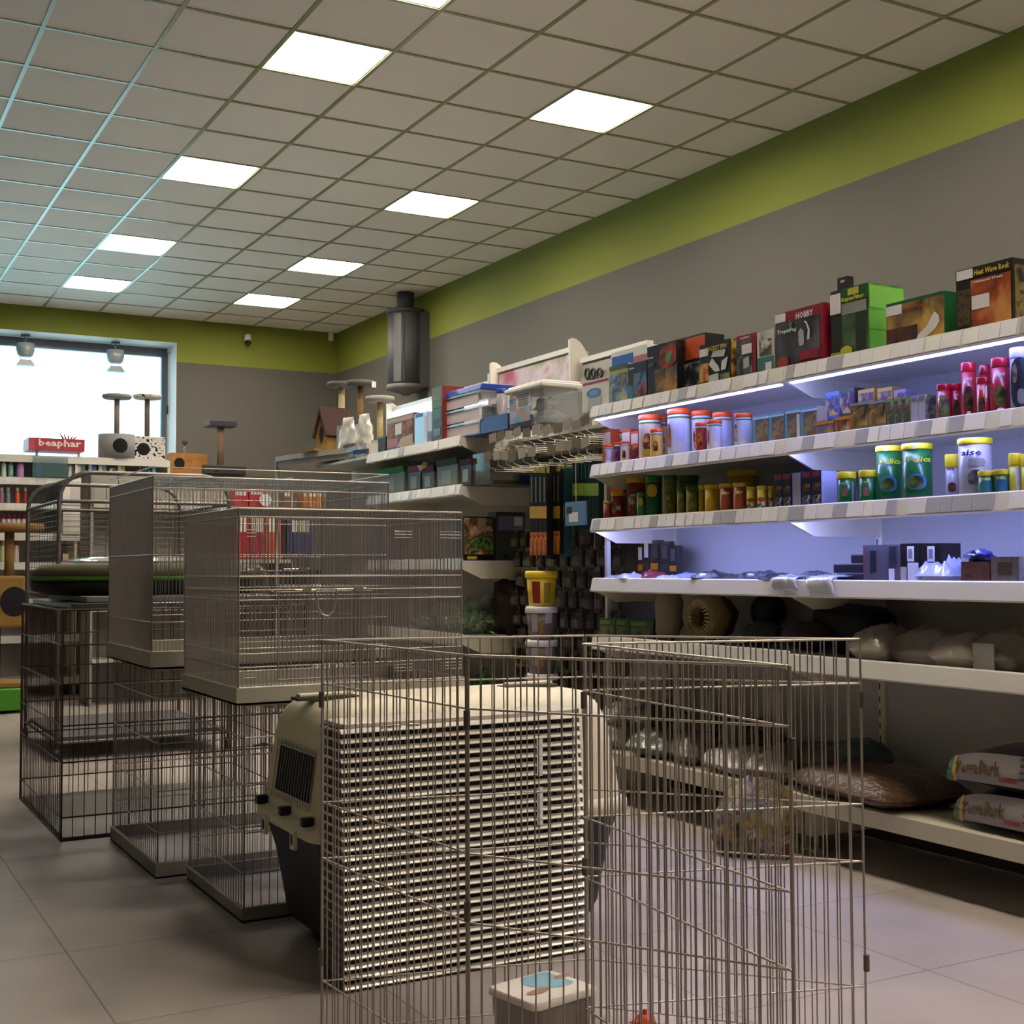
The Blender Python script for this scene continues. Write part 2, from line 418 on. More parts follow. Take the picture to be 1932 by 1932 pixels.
rows = [([(200, 1200), (295, 1175), (395, 1165), (495, 1130), (610, 1135), (725, 1100), (855, 1105), (990, 1080), (1115, 1025), (1265, 1030), (1420, 965)], 1.70),
        ([(140, 1425), (250, 1415), (345, 1415), (435, 1430), (555, 1390), (670, 1370), (920, 1330), (1045, 1295), (1210, 1270), (1355, 1235), (1480, 1225)], 1.60)]
rk = 0
for pts, zz in rows:
    zr = 0
    for i, (a, b) in enumerate(pts):
        p = onx(FX-.01, *px65(a, b)); zf = p.z; p.y = max(p.y, -1.585+.075*(len(pts)-1-i))
        s = MB(); y = p.y
        zb = zz-.035
        s.path([(FX-.012, y, zf+.005), (FX-.004, y, zb+.005), (FX+.03, y, zb-.005), (BX-.02, y, zb)], .0021, 5)
        s.path([(FX+.02, y-.022, zb-.018), (BX-.02, y-.022, zb-.014)], .0021, 5); s.tube((FX+.03, y, zb-.005), (FX+.02, y-.022, zb-.018), .0021, 5)
        h = s.build('hook', M('cfcab4', .35, .5), hk)
        ang = math.radians(random.uniform(-12, 12))
        f = MB().box(-.0015, .0015, -.038, .038, -.023, .023).build('price_flag', FLAG[(i*7+rk) % 3], h, (FX-.014, y, zf))
        f.rotation_euler = (ang, 0, 0)
        rk += 1
for z in (1.665, 1.565, 1.2, .9): MB().box(BX-.035, BX-.015, YB1+.02, -.30, z-.008, z+.008).build('cross_rail', M('cfcab4', .35, .5), hk)

# ------------------------------------------------------------------ product builders
def carton(name, label, cat, px0, px1, ytop, z, d, xf=FX+.03, mat=BLACK, front=(), side=(), group=None, lean=0., sidemat=None):
    p0 = onx(xf, px0, ytop); p1 = onx(xf, px1, ytop)
    w_ = max(.01, p0.y-p1.y); h = max(.01, p0.z-z)
    t = thing(name, label, cat, (xf, p0.y, z+.0005), -math.pi/2, group)
    MB().box(0, w_, 0, d, 0, h).build('carton', mat, t)
    if sidemat: MB().box(w_, w_+.0008, .001, d-.001, .001, h-.001).build('side_print', sidemat, t)
    for i, f in enumerate(front):
        e = .0006+.0004*(i+1)
        if f[0] == 'text':
            _, u, v, fw, fh, s, m = f[:7]; sh = f[7] if len(f) > 7 else 0
            lettering(s, fw*w_, fh*h, lambda a, b, u=u, v=v: (u*w_+a, -.0006-.0004*(len(front)+2), v*h+b), m, t, shear=sh)
        elif f[0] == 'oval':
            _, u, v, ru, rv, m = f
            MB().add([(u*w_+ru*w_*math.cos(k*.3142), -e, v*h+rv*h*math.sin(k*.3142)) for k in range(20)], [tuple(range(20))]).build('picture', m, t)
        elif f[0] == 'poly':
            _, pts, m = f
            MB().add([(u*w_, -e, v*h) for u, v in pts], [tuple(range(len(pts)))]).build('picture', m, t)
        else:
            nm, u0, u1, v0, v1, m = f
            MB().box(u0*w_, u1*w_, -e, .0001, v0*h, v1*h).build(nm, m, t)
    for i, f in enumerate(side):
        if f[0] == 'text':
            _, u, v, fw, fh, s, m = f
            lettering(s, fw*d, fh*h, lambda a, b, u=u, v=v: (w_+.0024, u*d+a, v*h+b), m, t)
        else:
            nm, u0, u1, v0, v1, m = f
            MB().box(w_, w_+.0014, u0*d, u1*d, v0*h, v1*h).build(nm, m, t)
    return t
def tub(name, label, cat, px0, px1, ytop, z, xf=FX+.03, body=WHITE, lid=ORANGE, lidh=.12, bands=(), pic=None, text=(), group=None, shape='tub', sticker=None, cap_r=1.03):
    pc = (px0+px1)/2; q = onx(xf+.03, pc, ytop); dia = (px1-px0)*depth(q)/FOC
    r = dia/2/cap_r; xc = xf+r; q = onx(xc, pc, ytop); h = q.z-z; y = q.y
    h = max(h, .02)
    t = thing(name, label, cat, (xc, y, z+.0005), 0, group)
    n = 22
    if shape == 'tub':
        MB().lathe([(r*.95, 0), (r*.97, h*.01), (r*.97, h*(1-lidh))], n).build('body', body, t)
        lr = r*cap_r; z0 = h*(1-lidh)
        MB().lathe([(lr*.98, z0), (lr, z0+h*lidh*.15), (lr, h*.985), (lr*.95, h), (lr*.55, h*.995)], n).build('lid', lid, t)
    else:   # pump/cap bottle
        MB().lathe([(r*.95, 0), (r, h*.03), (r, h*.62), (r*.8, h*.7), (r*.45, h*.74)], n).build('body', body, t)
        MB().lathe([(r*.5, h*.72), (r*.55, h*.75), (r*.5, h*.9), (r*.25, h*.92), (r*.2, h)], n).build('cap', lid, t)
    for v0, v1, m in bands:
        MB().lathe([(r*.985, h*v0), (r*.985, h*v1)], n, close=False).build('label_band', m, t)
    a_c = math.radians(180+38)
    if pic:
        R1 = r
        for (v0, v1, aw, off, m) in pic:
            if v1 <= v0: continue
            R1 += .0006; r = R1
            # rounded patch on the cylinder
            mb = MB(); cz = (v0+v1)/2*h; hz = (v1-v0)/2*h; aw_ = math.radians(aw); vsx = []
            K = 16
            vsx.append((r*math.cos(a_c+math.radians(off)), r*math.sin(a_c+math.radians(off)), cz))
            for k in range(K):
                an = 2*math.pi*k/K; ca, sa = math.cos(an), math.sin(an)
                e = .8; ca = math.copysign(abs(ca)**e, ca); sa = math.copysign(abs(sa)**e, sa)
                aa = a_c+math.radians(off)+aw_*ca; vsx.append((r*1.0*math.cos(aa), r*math.sin(aa), cz+hz*sa))
            # subdivided ring for curvature
            mid = [((a+vsx[0][0])/2, (b+vsx[0][1])/2, (c+vsx[0][2])/2) for a, b, c in vsx[1:]]
            mid = [(a*r/math.hypot(a, b), b*r/math.hypot(a, b), c) for a, b, c in mid]
            allv = [vsx[0]]+mid+vsx[1:]
            fs = [(0, 1+k, 1+(k+1) % K) for k in range(K)]+[(1+k, 1+K+k, 1+K+(k+1) % K, 1+(k+1) % K) for k in range(K)]
            mb.add(allv, fs); mb.build('picture', m, t)
    for (v, fw, fh, s_, m, off) in text:
        lettering(s_, fw*r, fh*h, lambda a, b, v=v, off=off: ((r+.0012)*math.cos(a_c+math.radians(off)+a/r), (r+.0012)*math.sin(a_c+math.radians(off)+a/r), v*h+b), m, t, shear=.15)
    return t

SEG = {}
def T(i, n): return ORD[i] if i < len(ORD) else 'last'

# ================================================================== top shelf cartons
g = 'heater, filter and lamp boxes on the top shelf'
PO = PIC(('6b2f14', 'a4491c', 'c98a4a'), 9); PS = PIC(('38261a', '8a6a3a', 'c7a14d'), 9)
carton('heat_rock_box', 'large black and orange heat rock box at the right end of the top shelf', 'box', 1803, 1910, 513, Z1, .15, mat=M('1d1613', .35), group=g,
    front=[('picture', .27, .97, .04, .80, PO), ('picture', .02, .26, .12, .68, PIC(('1d1613', '57451d', '1d1613'), 60)), ('sticker', .02, .31, .84, .985, STICK), ('sticker', .29, .60, .34, .55, STICK),
           ('label', .02, .27, .02, .07, M('c6472a', .4)), ('text', .66, .90, .62, .09, 'Heat Wave Rock', M('cdb92a', .4), .15), ('text', .60, .76, .5, .035, 'Natural Heat', STICK)],
    side=[('label', .06, .94, .1, .9, PIC(('1d1613', '6b5f2a', '2a1c17'), 25))])
carton('heat_lamp_box', 'sandy orange and green reptile lamp box left of the heat rock box', 'box', 1672, 1781, 575, Z1, .13, mat=M('0f5a2c', .4), group=g,
    front=[('picture', 0, 1, .0, .93, PS), ('picture', 0, .55, 0, .42, PIC(('2a1412', '5a2a1a', '37271c'), 12)), ('sticker', 0, .28, .72, .93, STICK), ('text', .52, .80, .46, .10, 'ReptiTemp', M('a5421d', .4)),
           ('poly', [(.52, .03), (.56, .18), (.72, .33), (.80, .52), (.85, .60), (.92, .50), (.93, .38), (.86, .24), (.72, .12), (.6, .04)], STICK)])
fb = carton('filter_box', 'tall green and black aquarium filter box with yellow writing on the top shelf', 'box', 1567, 1638, 552, Z1, .17, mat=M('1c2217', .35), group=g, sidemat=PIC(('2b6b20', '5aa03a', '3f8a2c'), 9),
    front=[('picture', .30, 1, .0, .80, PIC(('26301f', '3c5a2c', '57644a'), 10)), ('label', .30, 1, .80, 1, M('14531f', .35)), ('label', .30, .95, .62, .78, M('8f8f8d', .4)), ('poly', [(.68, .04), (.66, .52), (.64, .58), (.98, .60), (.95, .5), (.93, .04)], M('2a3a22', .3)),
           ('text', .62, .83, .6, .08, 'ReptoFilter', M('d4d02a', .4), .1), ('label', .48, .76, .885, .98, M('c3bf3d', .4)), ('sticker', .0, .27, .66, .95, STICK), ('oval', .42, .1, .16, .07, M('c2bb2e', .4)), ('label', 0, .28, 0, .10, M('a9a32c', .4))],
    side=[('label', .03, .97, .66, .97, M('6da84a', .3)), ('label', .03, .97, .36, .62, M('5a9a3c', .3)), ('label', .03, .97, .04, .33, M('5a9a3c', .3))])
p = onx(FX+.08, 1590, 548)
t = thing('hanging_box', 'small black hang-hole box standing on top of the green filter box', 'box', (FX+.07, onx(FX+.07, 1580, 545).y, Z1+onx(FX+.03, 1567, 552).z-Z1+.001), -math.pi/2, g)
MB().box(0, .05, 0, .03, 0, .055).build('carton', BLACK, t); MB().box(.016, .036, -.001, 0, .036, .044).build('hang_hole', M('b9b6ae', .5), t); MB().box(.002, .048, -.001, 0, .0, .012).build('label', M('2c57b0', .4), t)
carton('fogger_box', 'dark red and grey fogger box with white brand lettering on the top shelf', 'box', 1463, 1553, 594, Z1, .08, mat=M('8e1730', .35), group=g,
    front=[('picture', .0, .93, .10, .82, PIC(('232326', '3a3a40', '55565c'), 7)), ('label', 0, .93, 0, .06, M('8e1730', .35)), ('text', .64, .875, .36, .11, 'HOBBY', M('f0efef', .4)), ('sticker', 0, .22, .84, .985, STICK),
           ('text', .26, .66, .42, .085, 'TropicFog', M('e6e6e6', .4), .1), ('oval', .16, .14, .12, .10, M('a1301c', .4)), ('poly', [(.52, .36), (.50, .44), (.50, .60), (.55, .66), (.61, .60), (.62, .44), (.60, .36)], M('b4b4b8', .3)),
           ('poly', [(.68, .44), (.70, .60), (.66, .72), (.63, .74), (.63, .77), (.68, .75), (.74, .60), (.73, .44)], M('e2e2e4', .3)), ('label', .52, .90, .12, .26, M('8e1730', .35)), ('poly', [(.3, .76), (.34, .84), (.38, .76), (.34, .70)], M('2f7a35', .4))])
carton('pump_box', 'narrow white and teal pump box left of the fogger box', 'box', 1428, 1460, 628, Z1, .07, mat=M('cfcdbf', .4), group=g,
    front=[('label', .02, .98, 0, .40, M('3e7472', .4)), ('picture', .15, .85, .44, .80, PIC(('5a5f52', '23282a', 'cfcdbf'), 22)), ('label', .5, .85, .08, .27, M('e9e9df', .4)), ('picture', .25, .5, .82, .97, PIC(('777766', 'cfcdbf'), 30))])
carton('heater_box', 'small dark red and black heater box left of the white and teal box', 'box', 1389, 1425, 636, Z1, .07, mat=M('8b2230', .35), group=g,
    front=[('picture', 0, .82, .10, .88, PIC(('1f1d20', '2f3034', '6e6e70'), 16)), ('sticker', .30, .82, .56, .78, STICK), ('poly', [(.38, .22), (.38, .46), (.68, .5), (.68, .26)], M('b9babd', .3)), ('text', .5, .93, .5, .05, 'HOBBY', STICK)])
carton('terrarium_box', 'black pocket pen box with yellow title on the top shelf', 'box', 1320, 1379, 653, Z1, .06, mat=M('1c1a14', .35), group=g, sidemat=PIC(('c85a22', '4a3a1c', 'b8a22c'), 22),
    front=[('text', .56, .86, .66, .11, 'POCKET PEN', M('c9b53a', .4), .1), ('sticker', 0, .28, .72, .90, STICK), ('picture', 0, .28, .12, .55, PIC(('5e7a2a', 'b8402a', 'c4ae36', '7a4a80'), 16)),
           ('poly', [(.38, .66), (.45, .80), (.85, .78), (.80, .62)], M('c9c9c6', .3)), ('poly', [(.30, .5), (.42, .64), (.62, .42), (.66, .3), (.5, .3)], M('d6d4cf', .3)), ('poly', [(.70, .3), (.72, .52), (.92, .60), (.85, .32)], M('e2e0da', .3)), ('poly', [(.3, .05), (.3, .24), (.62, .26), (.62, .06)], M('cac7c4', .3)), ('picture', .66, .95, .02, .22, PIC(('4a3a2a', '7a8a4a'), 18))])
carton('heat_lamp_box', 'black and orange heat lamp box turned sideways, behind the pocket pen box', 'box', 1278, 1330, 641, Z1, .10, xf=FX+.07, mat=M('1b1a1c', .35), group=g,
    front=[('label', .30, 1, .58, .97, M('cc5426', .4)), ('label', .04, .28, .84, .95, M('a9a596', .4)), ('text', .17, .72, .22, .05, 'heat', STICK), ('picture', .04, .95, .12, .52, PIC(('23232a', '3c4450', '9aa0a4'), 22))])
carton('heat_mat_box', 'large black, orange and green desert mat box in the middle of the top shelf', 'box', 1221, 1277, 656, Z1, .09, mat=M('18181b', .35), group=g,
    front=[('picture', .26, 1, .02, .52, PIC(('37332c', '6a5236', 'a8783a'), 11)), ('poly', [(.40, .62), (.45, .92), (.75, .98), (.98, .96), (.98, .62), (.8, .52), (.5, .52)], PIC(('b0342a', '5a2018', '1b1a1c'), 10)), ('poly', [(.62, .64), (.66, .78), (.86, .84), (.82, .7), (.74, .6)], M('4d8a2c', .4)),
           ('text', .13, .78, .2, .04, 'heat', STICK), ('label', .04, .24, .60, .68, M('3a3f4a', .4)), ('label', 0, 1, 0, .05, M('a3452a', .4))])
carton('aquarium_box', 'small blue and black aquarium decor box left of the desert mat box', 'box', 1185, 1220, 688, Z1, .06, mat=M('242c3e', .35), group=g,
    front=[('picture', .3, 1, .05, .72, PIC(('243a5a', '4a7aa8', 'a8452c', '2a2c3e'), 15)), ('text', .2, .86, .3, .05, 'aqua', STICK), ('picture', 0, .5, 0, .42, PIC(('274a6a', '5a8ab0'), 12))])
carton('aquarium_box', 'small yellow-green box with a blue fish picture near the left end of the top shelf', 'box', 1150, 1185, 693, Z1, .06, mat=M('a9a25c', .4), group=g,
    front=[('picture', .04, .96, .06, .78, PIC(('8a8a5a', '4a5a78', '7aa0c0', 'b8b070'), 15)), ('label', 0, 1, .90, 1, M('3f5a3c', .4))])
carton('filter_box', 'white box with a blue top band standing behind the fish box', 'box', 1153, 1221, 667, Z1, .09, xf=FX+.12, mat=M('d6d8d8', .4), group=g,
    front=[('label', .02, .62, .74, .92, M('2757a8', .4)), ('label', .62, 1, .66, .84, M('a8687a', .4))])
carton('drinker_box', 'white box with red stripe and blue oval dish, left end of top shelf', 'box', 1098, 1149, 722, Z1-.005, .06, mat=M('d9d6cc', .4), group=g,
    front=[('label', .05, .97, .88, .95, M('9a2a30', .4)), ('oval', .45, .58, .27, .15, M('5a7fb8', .3)), ('oval', .45, .58, .17, .09, M('7fa0cf', .3)), ('poly', [(.22, .05), (.24, .45), (.36, .42), (.62, .42), (.72, .48), (.72, .1)], M('b6b9bf', .3))])

# ================================================================== second shelf, bay B: orange-lidded tubs
g = 'orange-lidded food tubs on the second shelf'
TP = [PIC(('3a1c14', 'c98a2c', 'b03a22'), 30), PIC(('2a1a16', '8a3020', 'd0a04a'), 30), PIC(('1e1a18', 'a81e2a', 'd8b890'), 28)]
tubs = [  # px0, px1, ytop, xf, body, style
 (1140, 1158, 839, .89, 'c8a9b4', 0), (1159, 1170, 835, .90, '4a4a7a', 1), (1170, 1188, 833, .90, 'd8c49a', 2), (1204, 1248, 784, .905, 'ddc09a', 2), (1246, 1259, 787, 1.02, 'd8b48a', 1), (1226, 1252, 810, .875, 'd6b25a', 2),
 (1258, 1304, 773, .90, 'd9d6dc', 0), (1304, 1343, 776, .96, 'cfcfd2', 1), (1311, 1334, 798, .885, 'b03a3a', 1), (1334, 1362, 793, .885, 'd9d9e2', 0), (1344, 1381, 779, .97, 'c4c4c8', 0), (1385, 1419, 781, .90, 'cdd0d8', 0)]
for i, (a, b, yt, xf, c, st) in enumerate(tubs):
    body = M('d7d9df', .2, coat=.3)
    bands = [(.06, .80, M(c, .3))]
    if st == 0: pic = [(.30, .72, 26, 22, M('c9cbdc', .35)), (.10, .26, 30, 10, M('e0d6c8', .35)), (.2, .7, 14, -42, TP[i % 3])]
    elif st == 1: pic = [(.14, .66, 34, -8, TP[(i+1) % 3]), (.14, .3, 16, -10, M('b42034', .35))]
    else: pic = [(.22, .60, 24, 4, TP[1]), (.10, .26, 28, 4, M('d2b040', .35))]
    tub('food_tub', 'orange-lidded food tub, %s from the left on the second shelf' % T(i, 0), 'food tub', a, b, yt, Z2, xf, body, ORANGE, .115, bands+[(.02, .06, M('d98a1c', .4)), (.80, .84, M('4a7a34', .4))], pic, group=g)
g = 'orange cartons behind the small tubs'
for i, (a, b, yt) in enumerate([(1136, 1152, 812), (1173, 1189, 812), (1190, 1204, 815)]):
    carton('food_carton', 'orange food carton behind the small tubs, %s from the left' % T(i, 0), 'carton', a, b, yt, Z2, .05, xf=.96, mat=M('c9532a', .4), group=g, front=[('label', .05, .95, .62, .92, M('d9c8a0', .4)), ('picture', .05, .95, .1, .55, TP[1])])

g = 'small teal and brown feed cartons on the second shelf'
tl = [(1421, 1451, 785), (1452, 1479, 780), (1481, 1510, 773), (1511, 1541, 770)]
for i, (a, b, yt) in enumerate(tl):
    carton('food_carton', 'small teal and brown feed carton, %s from the left beside the tubs' % T(i, 0), 'carton', a, b, yt, Z2, .05, xf=.905, mat=M('7fa8ae', .4), group=g, sidemat=M('b9b09a', .4) if i == 3 else None,
        front=[('picture', .18, .95, .06, .82, PIC(('7a5a3c', 'a88a5c', '5a6a5c', '9a5a2c'), 24)), ('label', .0, 1, .86, .92, M('cfe0e0', .4)), ('label', .0, .16, .05, .86, M('6fa0ac', .4))] + ([('label', .78, .95, .1, .8, M('e6e2da', .4))] if i == 2 else []))
g = 'low orange cartons on the second shelf'
for i, (a, b, yt) in enumerate([(1541, 1573, 797), (1575, 1604, 787)]):
    carton('food_carton', ['low orange carton with a blue spot, lying in the small carton row', 'low brown turtle carton right of the low orange one'][i], 'carton', a, b, yt, Z2, .06, xf=.895, mat=M('a8632c', .4), group=g,
        front=[('picture', .03, .97, .06, .75, PIC(('b86a24', '4a6a9a', 'c98a3c') if i == 0 else ('38201a', '8a5a2c', 'c0a080'), 25)), ('label', 0, 1, .8, .96, M('c98a3c', .4))])
g = 'brown feed cartons stacked on the second shelf'
for i, (a, b, yt, xf) in enumerate([(1604, 1637, 762, .90), (1638, 1671, 758, .90)]):
    carton('food_carton', ['left one of two yellow-brown feed cartons with a dark picture', 'right one of two yellow-brown feed cartons with a dark picture'][i], 'carton', a, b, yt, Z2, .06, xf=xf, mat=M('9a8a5a', .4), group=g,
        front=[('picture', .03, .97, .22, .88, PIC(('2a2018', '8a6a34', 'c09a50'), 20)), ('label', 0, 1, .03, .14, M('3a5a7a', .4)), ('label', 0, 1, .9, .97, M('8aa0a0', .4))])
for i, (a, b, yt, c, lab) in enumerate([(1557, 1583, 742, '5a7ab0', 'blue upright carton leaning behind the low orange carton'), (1583, 1612, 736, '3a4038', 'dark carton behind the low brown turtle carton'), (1619, 1649, 737, 'b08a3c', 'yellow and purple carton at the back above the left feed carton'), (1655, 1683, 734, 'b8923c', 'yellow and purple carton at the back above the right feed carton'), (1686, 1709, 737, '8a7a9a', 'small purple carton at the back above the green lizard cartons')]):
    carton('food_carton', lab, 'carton', a, b, yt, Z2, .05, xf=.99, mat=M(c, .4), group=g, front=[('picture', .05, .95, .50, .92, PIC((c, '4a3a5a', 'c8a860'), 28)), ('picture', .05, .95, .05, .45, PIC((c, '6a4a2a'), 18))])
g = 'green lizard cartons on the second shelf'
for i, (a, b, yt) in enumerate([(1673, 1686, 756), (1687, 1700, 753), (1701, 1716, 750)]):
    carton('food_carton', 'narrow green carton with a lizard, %s of the three from the left' % T(i, 0), 'carton', a, b, yt, Z2, .05, xf=.90, mat=M('7f9a5a', .4), group=g, front=[('picture', .08, .92, .5, .92, PIC(('6a8a4a', '5a2a44', '9ab06a'), 30)), ('picture', .08, .92, .08, .45, PIC(('6a8a4a', '44304a', '9ab06a'), 30))])
g = 'white-backed cartons on the second shelf'
for i, (a, b, yt) in enumerate([(1718, 1731, 748), (1732, 1745, 746)]):
    carton('food_carton', ['left one of two pale lilac cartons showing their backs', 'right one of two pale lilac cartons showing their backs'][i], 'carton', a, b, yt, Z2, .05, xf=.895, mat=M('b7b3c8', .4), group=g, sidemat=PIC(('7f9a5a', '44304a', '9ab06a'), 30) if i else None, front=[('label', .1, .9, .82, .95, M('8a8498', .4))])
g = 'red supplement cans on the second shelf'
cans = [(1767, 1794, 726, .90, 'green'), (1794, 1813, 725, .93, 'dark'), (1813, 1841, 685, .91, 'dark'), (1842, 1868, 713, .89, 'red'), (1847, 1868, 689, .98, 'red'), (1869, 1905, 677, .90, 'big'), (1905, 1942, 657, .90, 'white')]
RC = M('b01228', .3, coat=.3)
for i, (a, b, yt, xf, k) in enumerate(cans):
    lid = RC if k != 'white' else M('c9bfe6', .3)
    pic = {'green': [(.10, .70, 46, 4, PIC(('6a8a4a', '5a2a44', '8aa85a'), 25))], 'dark': [(.12, .58, 34, 0, PIC(('2a1a16', '6a5a3a', '1c1c16'), 22)), (.02, .14, 16, 0, STICK)], 'red': [(.1, .5, 26, -12, PIC(('2a1a16', '6a5a3a'), 25)), (.45, .78, 10, 22, STICK)],
           'big': [(.14, .50, 36, 0, PIC(('2a2a16', '7a7a3a', '3c2a4a'), 18)), (.02, .12, 22, 0, STICK)], 'white': [(.06, .84, 60, 0, M('2c3038', .35)), (.12, .36, 22, 6, M('8a8c92', .3)), (.45, .75, 14, -28, PIC(('5a4a3a', 'a09070'), 25))]}[k]
    txt = [] if k in ('green', 'white') else [(.70, .9, .07, 'ZOO', M('e8e8ea', .4), 2)]
    tub('supplement_can', {'green': 'small red-capped can with a green lizard label, left end of the red cans', 'dark': ['', 'small red can tucked beside the green lizard can', 'tall red can with a dark animal picture, left of the big red one'][i] if i < 3 else '', 'red': ['', '', '', 'short red can with white sticker in front of another red can', 'red can half hidden behind the short red one'][i] if i < 5 else '', 'big': 'largest red can with ring picture on the second shelf', 'white': 'tall can with pale purple cap cut by the right edge'}[k], 'can', a, b, yt, Z2, xf, RC if k != 'white' else M('8a88a0', .3), lid, .17, (), pic, txt, g, cap_r=1.0)

# ================================================================== third shelf
g = 'green, yellow and white food cans on the third shelf'
GC = M('116b32', .3, coat=.3); WC = M('b9b2b4', .3, coat=.2)
g3 = [(1579, 1615, 891, 'g', .90), (1620, 1654, 888, 'g', .90), (1652, 1702, 842, 'G', .92), (1701, 1759, 838, 'G', .90), (1783, 1810, 858, 'w', .93), (1807, 1871, 828, 'W', .90), (1845, 1876, 889, 'b', .885), (1875, 1904, 886, 'b', .90), (1903, 1926, 856, 'y', .92), (1926, 1950, 857, 'y', .92)]
names3 = ['small green yellow-lidded can with lilac sticker, left end of the green cans', 'small green can with yellow lid touching the large green cans', 'large green can with yellow lid, left one of the pair', 'large green can with yellow lid, right one of the pair',
          'narrow white can with yellow lid half behind the large white can', 'large cream-white can with yellow lid and turtle picture', 'short blue-green can with yellow lid in front of the large white can', 'short blue-green can with yellow lid near the right edge', 'yellow bottle with white sticker at the right edge of the third shelf', 'yellow bottle cut by the right edge of the picture']
for i, (a, b, yt, k, xf) in enumerate(g3):
    turtle = PIC(('2a3a1c', '6a7a34', '3c5a9a', '2a2a18'), 18)
    if k == 'G': body, pic, txt = GC, [(.20, .47, 40, 0, M('4a86c0', .3)), (.22, .44, 30, -3, PIC(('2a3a1c', '7a8a3c', '4a5a24'), 14)), (.895, .965, 16, -6, M('b9b46a', .35))], [(.72, 1.75, .10, 'Delica', M('d6d42a', .4), 10)]
    elif k == 'g': body, pic, txt = GC, [(.28, .5, 22, -4, PIC(('2f7a3a', 'c05a3a', '3a5aa0'), 30)), (.05, .70, 10, 46, M('9ab0b8', .4))] if i == 0 else [(.24, .5, 24, -4, PIC(('2f7a3a', 'c05a3a', '3a5aa0'), 30))], [(.66, .9, .08, 'Delica', M('d6d42a', .4), -8)]
    elif k == 'W': body, pic, txt = WC, [(.20, .46, 28, 4, PIC(('3a3428', '8a8a84', 'b8b0a0'), 14)), (.52, .66, 30, 8, M('a19c96', .35))], [(.75, 1.25, .10, 'aise', M('3a3a8c', .4), -10)]
    elif k == 'w': body, pic, txt = WC, [(.16, .38, 34, -4, PIC(('3a3428', '8a5a4a', 'b8b0a0'), 20))], [(.68, 1.0, .08, 'aise', M('3a3a8c', .4), -10)]
    elif k == 'b': body, pic, txt = M('1d6a50', .3), [(.12, .60, 50, 0, PIC(('2a5a9a', '3a7a6a', '1d6a50'), 22))], [(.68, 1.1, .1, 'Delica', M('d6d42a', .4), 0)]
    else: body, pic, txt = M('cfc02a', .35), [(.05, .70, 20, 26, STICK)], []
    tub('food_can', names3[i], 'can', a, b, yt, Z3, xf, body, YEL, .105 if k in 'GW' else (.2 if k in 'gb' else .3), [(.02, .085, M('8a2a22', .4) if k == 'G' else body)] if k in 'GgW' else (), pic, txt, g)
g = 'blue-edged turtle food cartons on the third shelf'
for i, (a, b, yt) in enumerate([(1460, 1476, 896), (1477, 1492, 895), (1494, 1511, 892), (1512, 1530, 891), (1531, 1549, 889)]):
    pale = i == 2
    carton('food_carton', 'narrow blue-edged carton, %s from the left on the third shelf' % T(i, 0), 'carton', a, b, yt, Z3, .075, xf=.90, mat=M('2a3a8c', .4), group=g, sidemat=M('b9bce2', .45) if i in (4,) else None,
        front=[('label', .06, .94, .02, .98, M('a9a7b0', .4))] if pale else [('label', .08, .92, .02, .98, M('2a1c22', .35)), ('label', .08, .92, .84, .98, M('8a2a2c', .4)), ('picture', .08, .92, .45, .66, PIC(('8a4a2c', '3a2a2a', 'a06a4a'), 30)), ('picture', .08, .92, .04, .34, PIC(('d0d0d0', '1c1a1c', '8a8a8a'), 40))])
g = 'yellow and green feed tins on the third shelf'
ty = [(1138, 1153, 945, 'r', .88), (1152, 1180, 929, 'r', .91), (1181, 1219, 901, 'r', .94), (1201, 1218, 930, 'g', .88), (1218, 1249, 899, 'g', .90), (1250, 1278, 897, 'o', .90), (1279, 1318, 898, 'o', 1.0), (1277, 1295, 921, 'o', .885), (1294, 1319, 919, 'o', .885),
      (1318, 1329, 916, 'y', .90), (1329, 1357, 915, 'Y', .885), (1357, 1383, 913, 'x', .885), (1383, 1408, 911, 'x', .885), (1372, 1435, 887, 'y', 1.02), (1408, 1427, 919, 'z', .89), (1428, 1448, 917, 'z', .885), (1449, 1461, 917, 'z', .90)]
dn = {'r': 'red and yellow', 'g': 'green with yellow top', 'o': 'olive green and yellow', 'y': 'plain yellow', 'Y': 'bright yellow', 'x': 'yellow and salmon', 'z': 'small yellow'}
YT = M('b89a1c', .4)
for i, (a, b, yt, k, xf) in enumerate(ty):
    body = {'r': M('8a2a22', .4), 'g': M('1c5a34', .4), 'o': M('6a6a22', .4), 'y': M('a88a1c', .4), 'Y': M('c9a01c', .4), 'x': M('a8502c', .4), 'z': M('c9b41c', .4)}[k]
    lid = {'g': M('2a6a34', .4), 'o': M('2f5a2c', .4)}.get(k, M('c9a81c', .4))
    pic = {'r': [(.15, .6, 40, 0, PIC(('8a1c22', '6a4a3a', 'c0b090'), 35))], 'g': [(.50, .80, 40, 0, YT)], 'o': [(.05, .82, 26, 10, PIC(('6a6a2a', '3a4a1c', '8a8a3c'), 25)), (.05, .95, 5, -40, YT)], 'y': [], 'Y': [(.1, .55, 36, 0, M('b8921c', .4))],
           'x': [(.08, .62, 36, 4, M('a04a34', .4)), (.62, .72, 36, 4, M('d8c88a', .4))], 'z': [(.38, .54, 50, 0, M('a83a24', .4)), (.1, .34, 50, 0, PIC(('dadada', '2a2420', 'aaaaaa'), 45))]}[k]
    tub('feed_tin', '%s feed tin, %s from the left on the third shelf' % (dn[k], T(i, 0)), 'tin', a, b, yt, Z3, xf, body, lid, .14, (), pic, (), g)

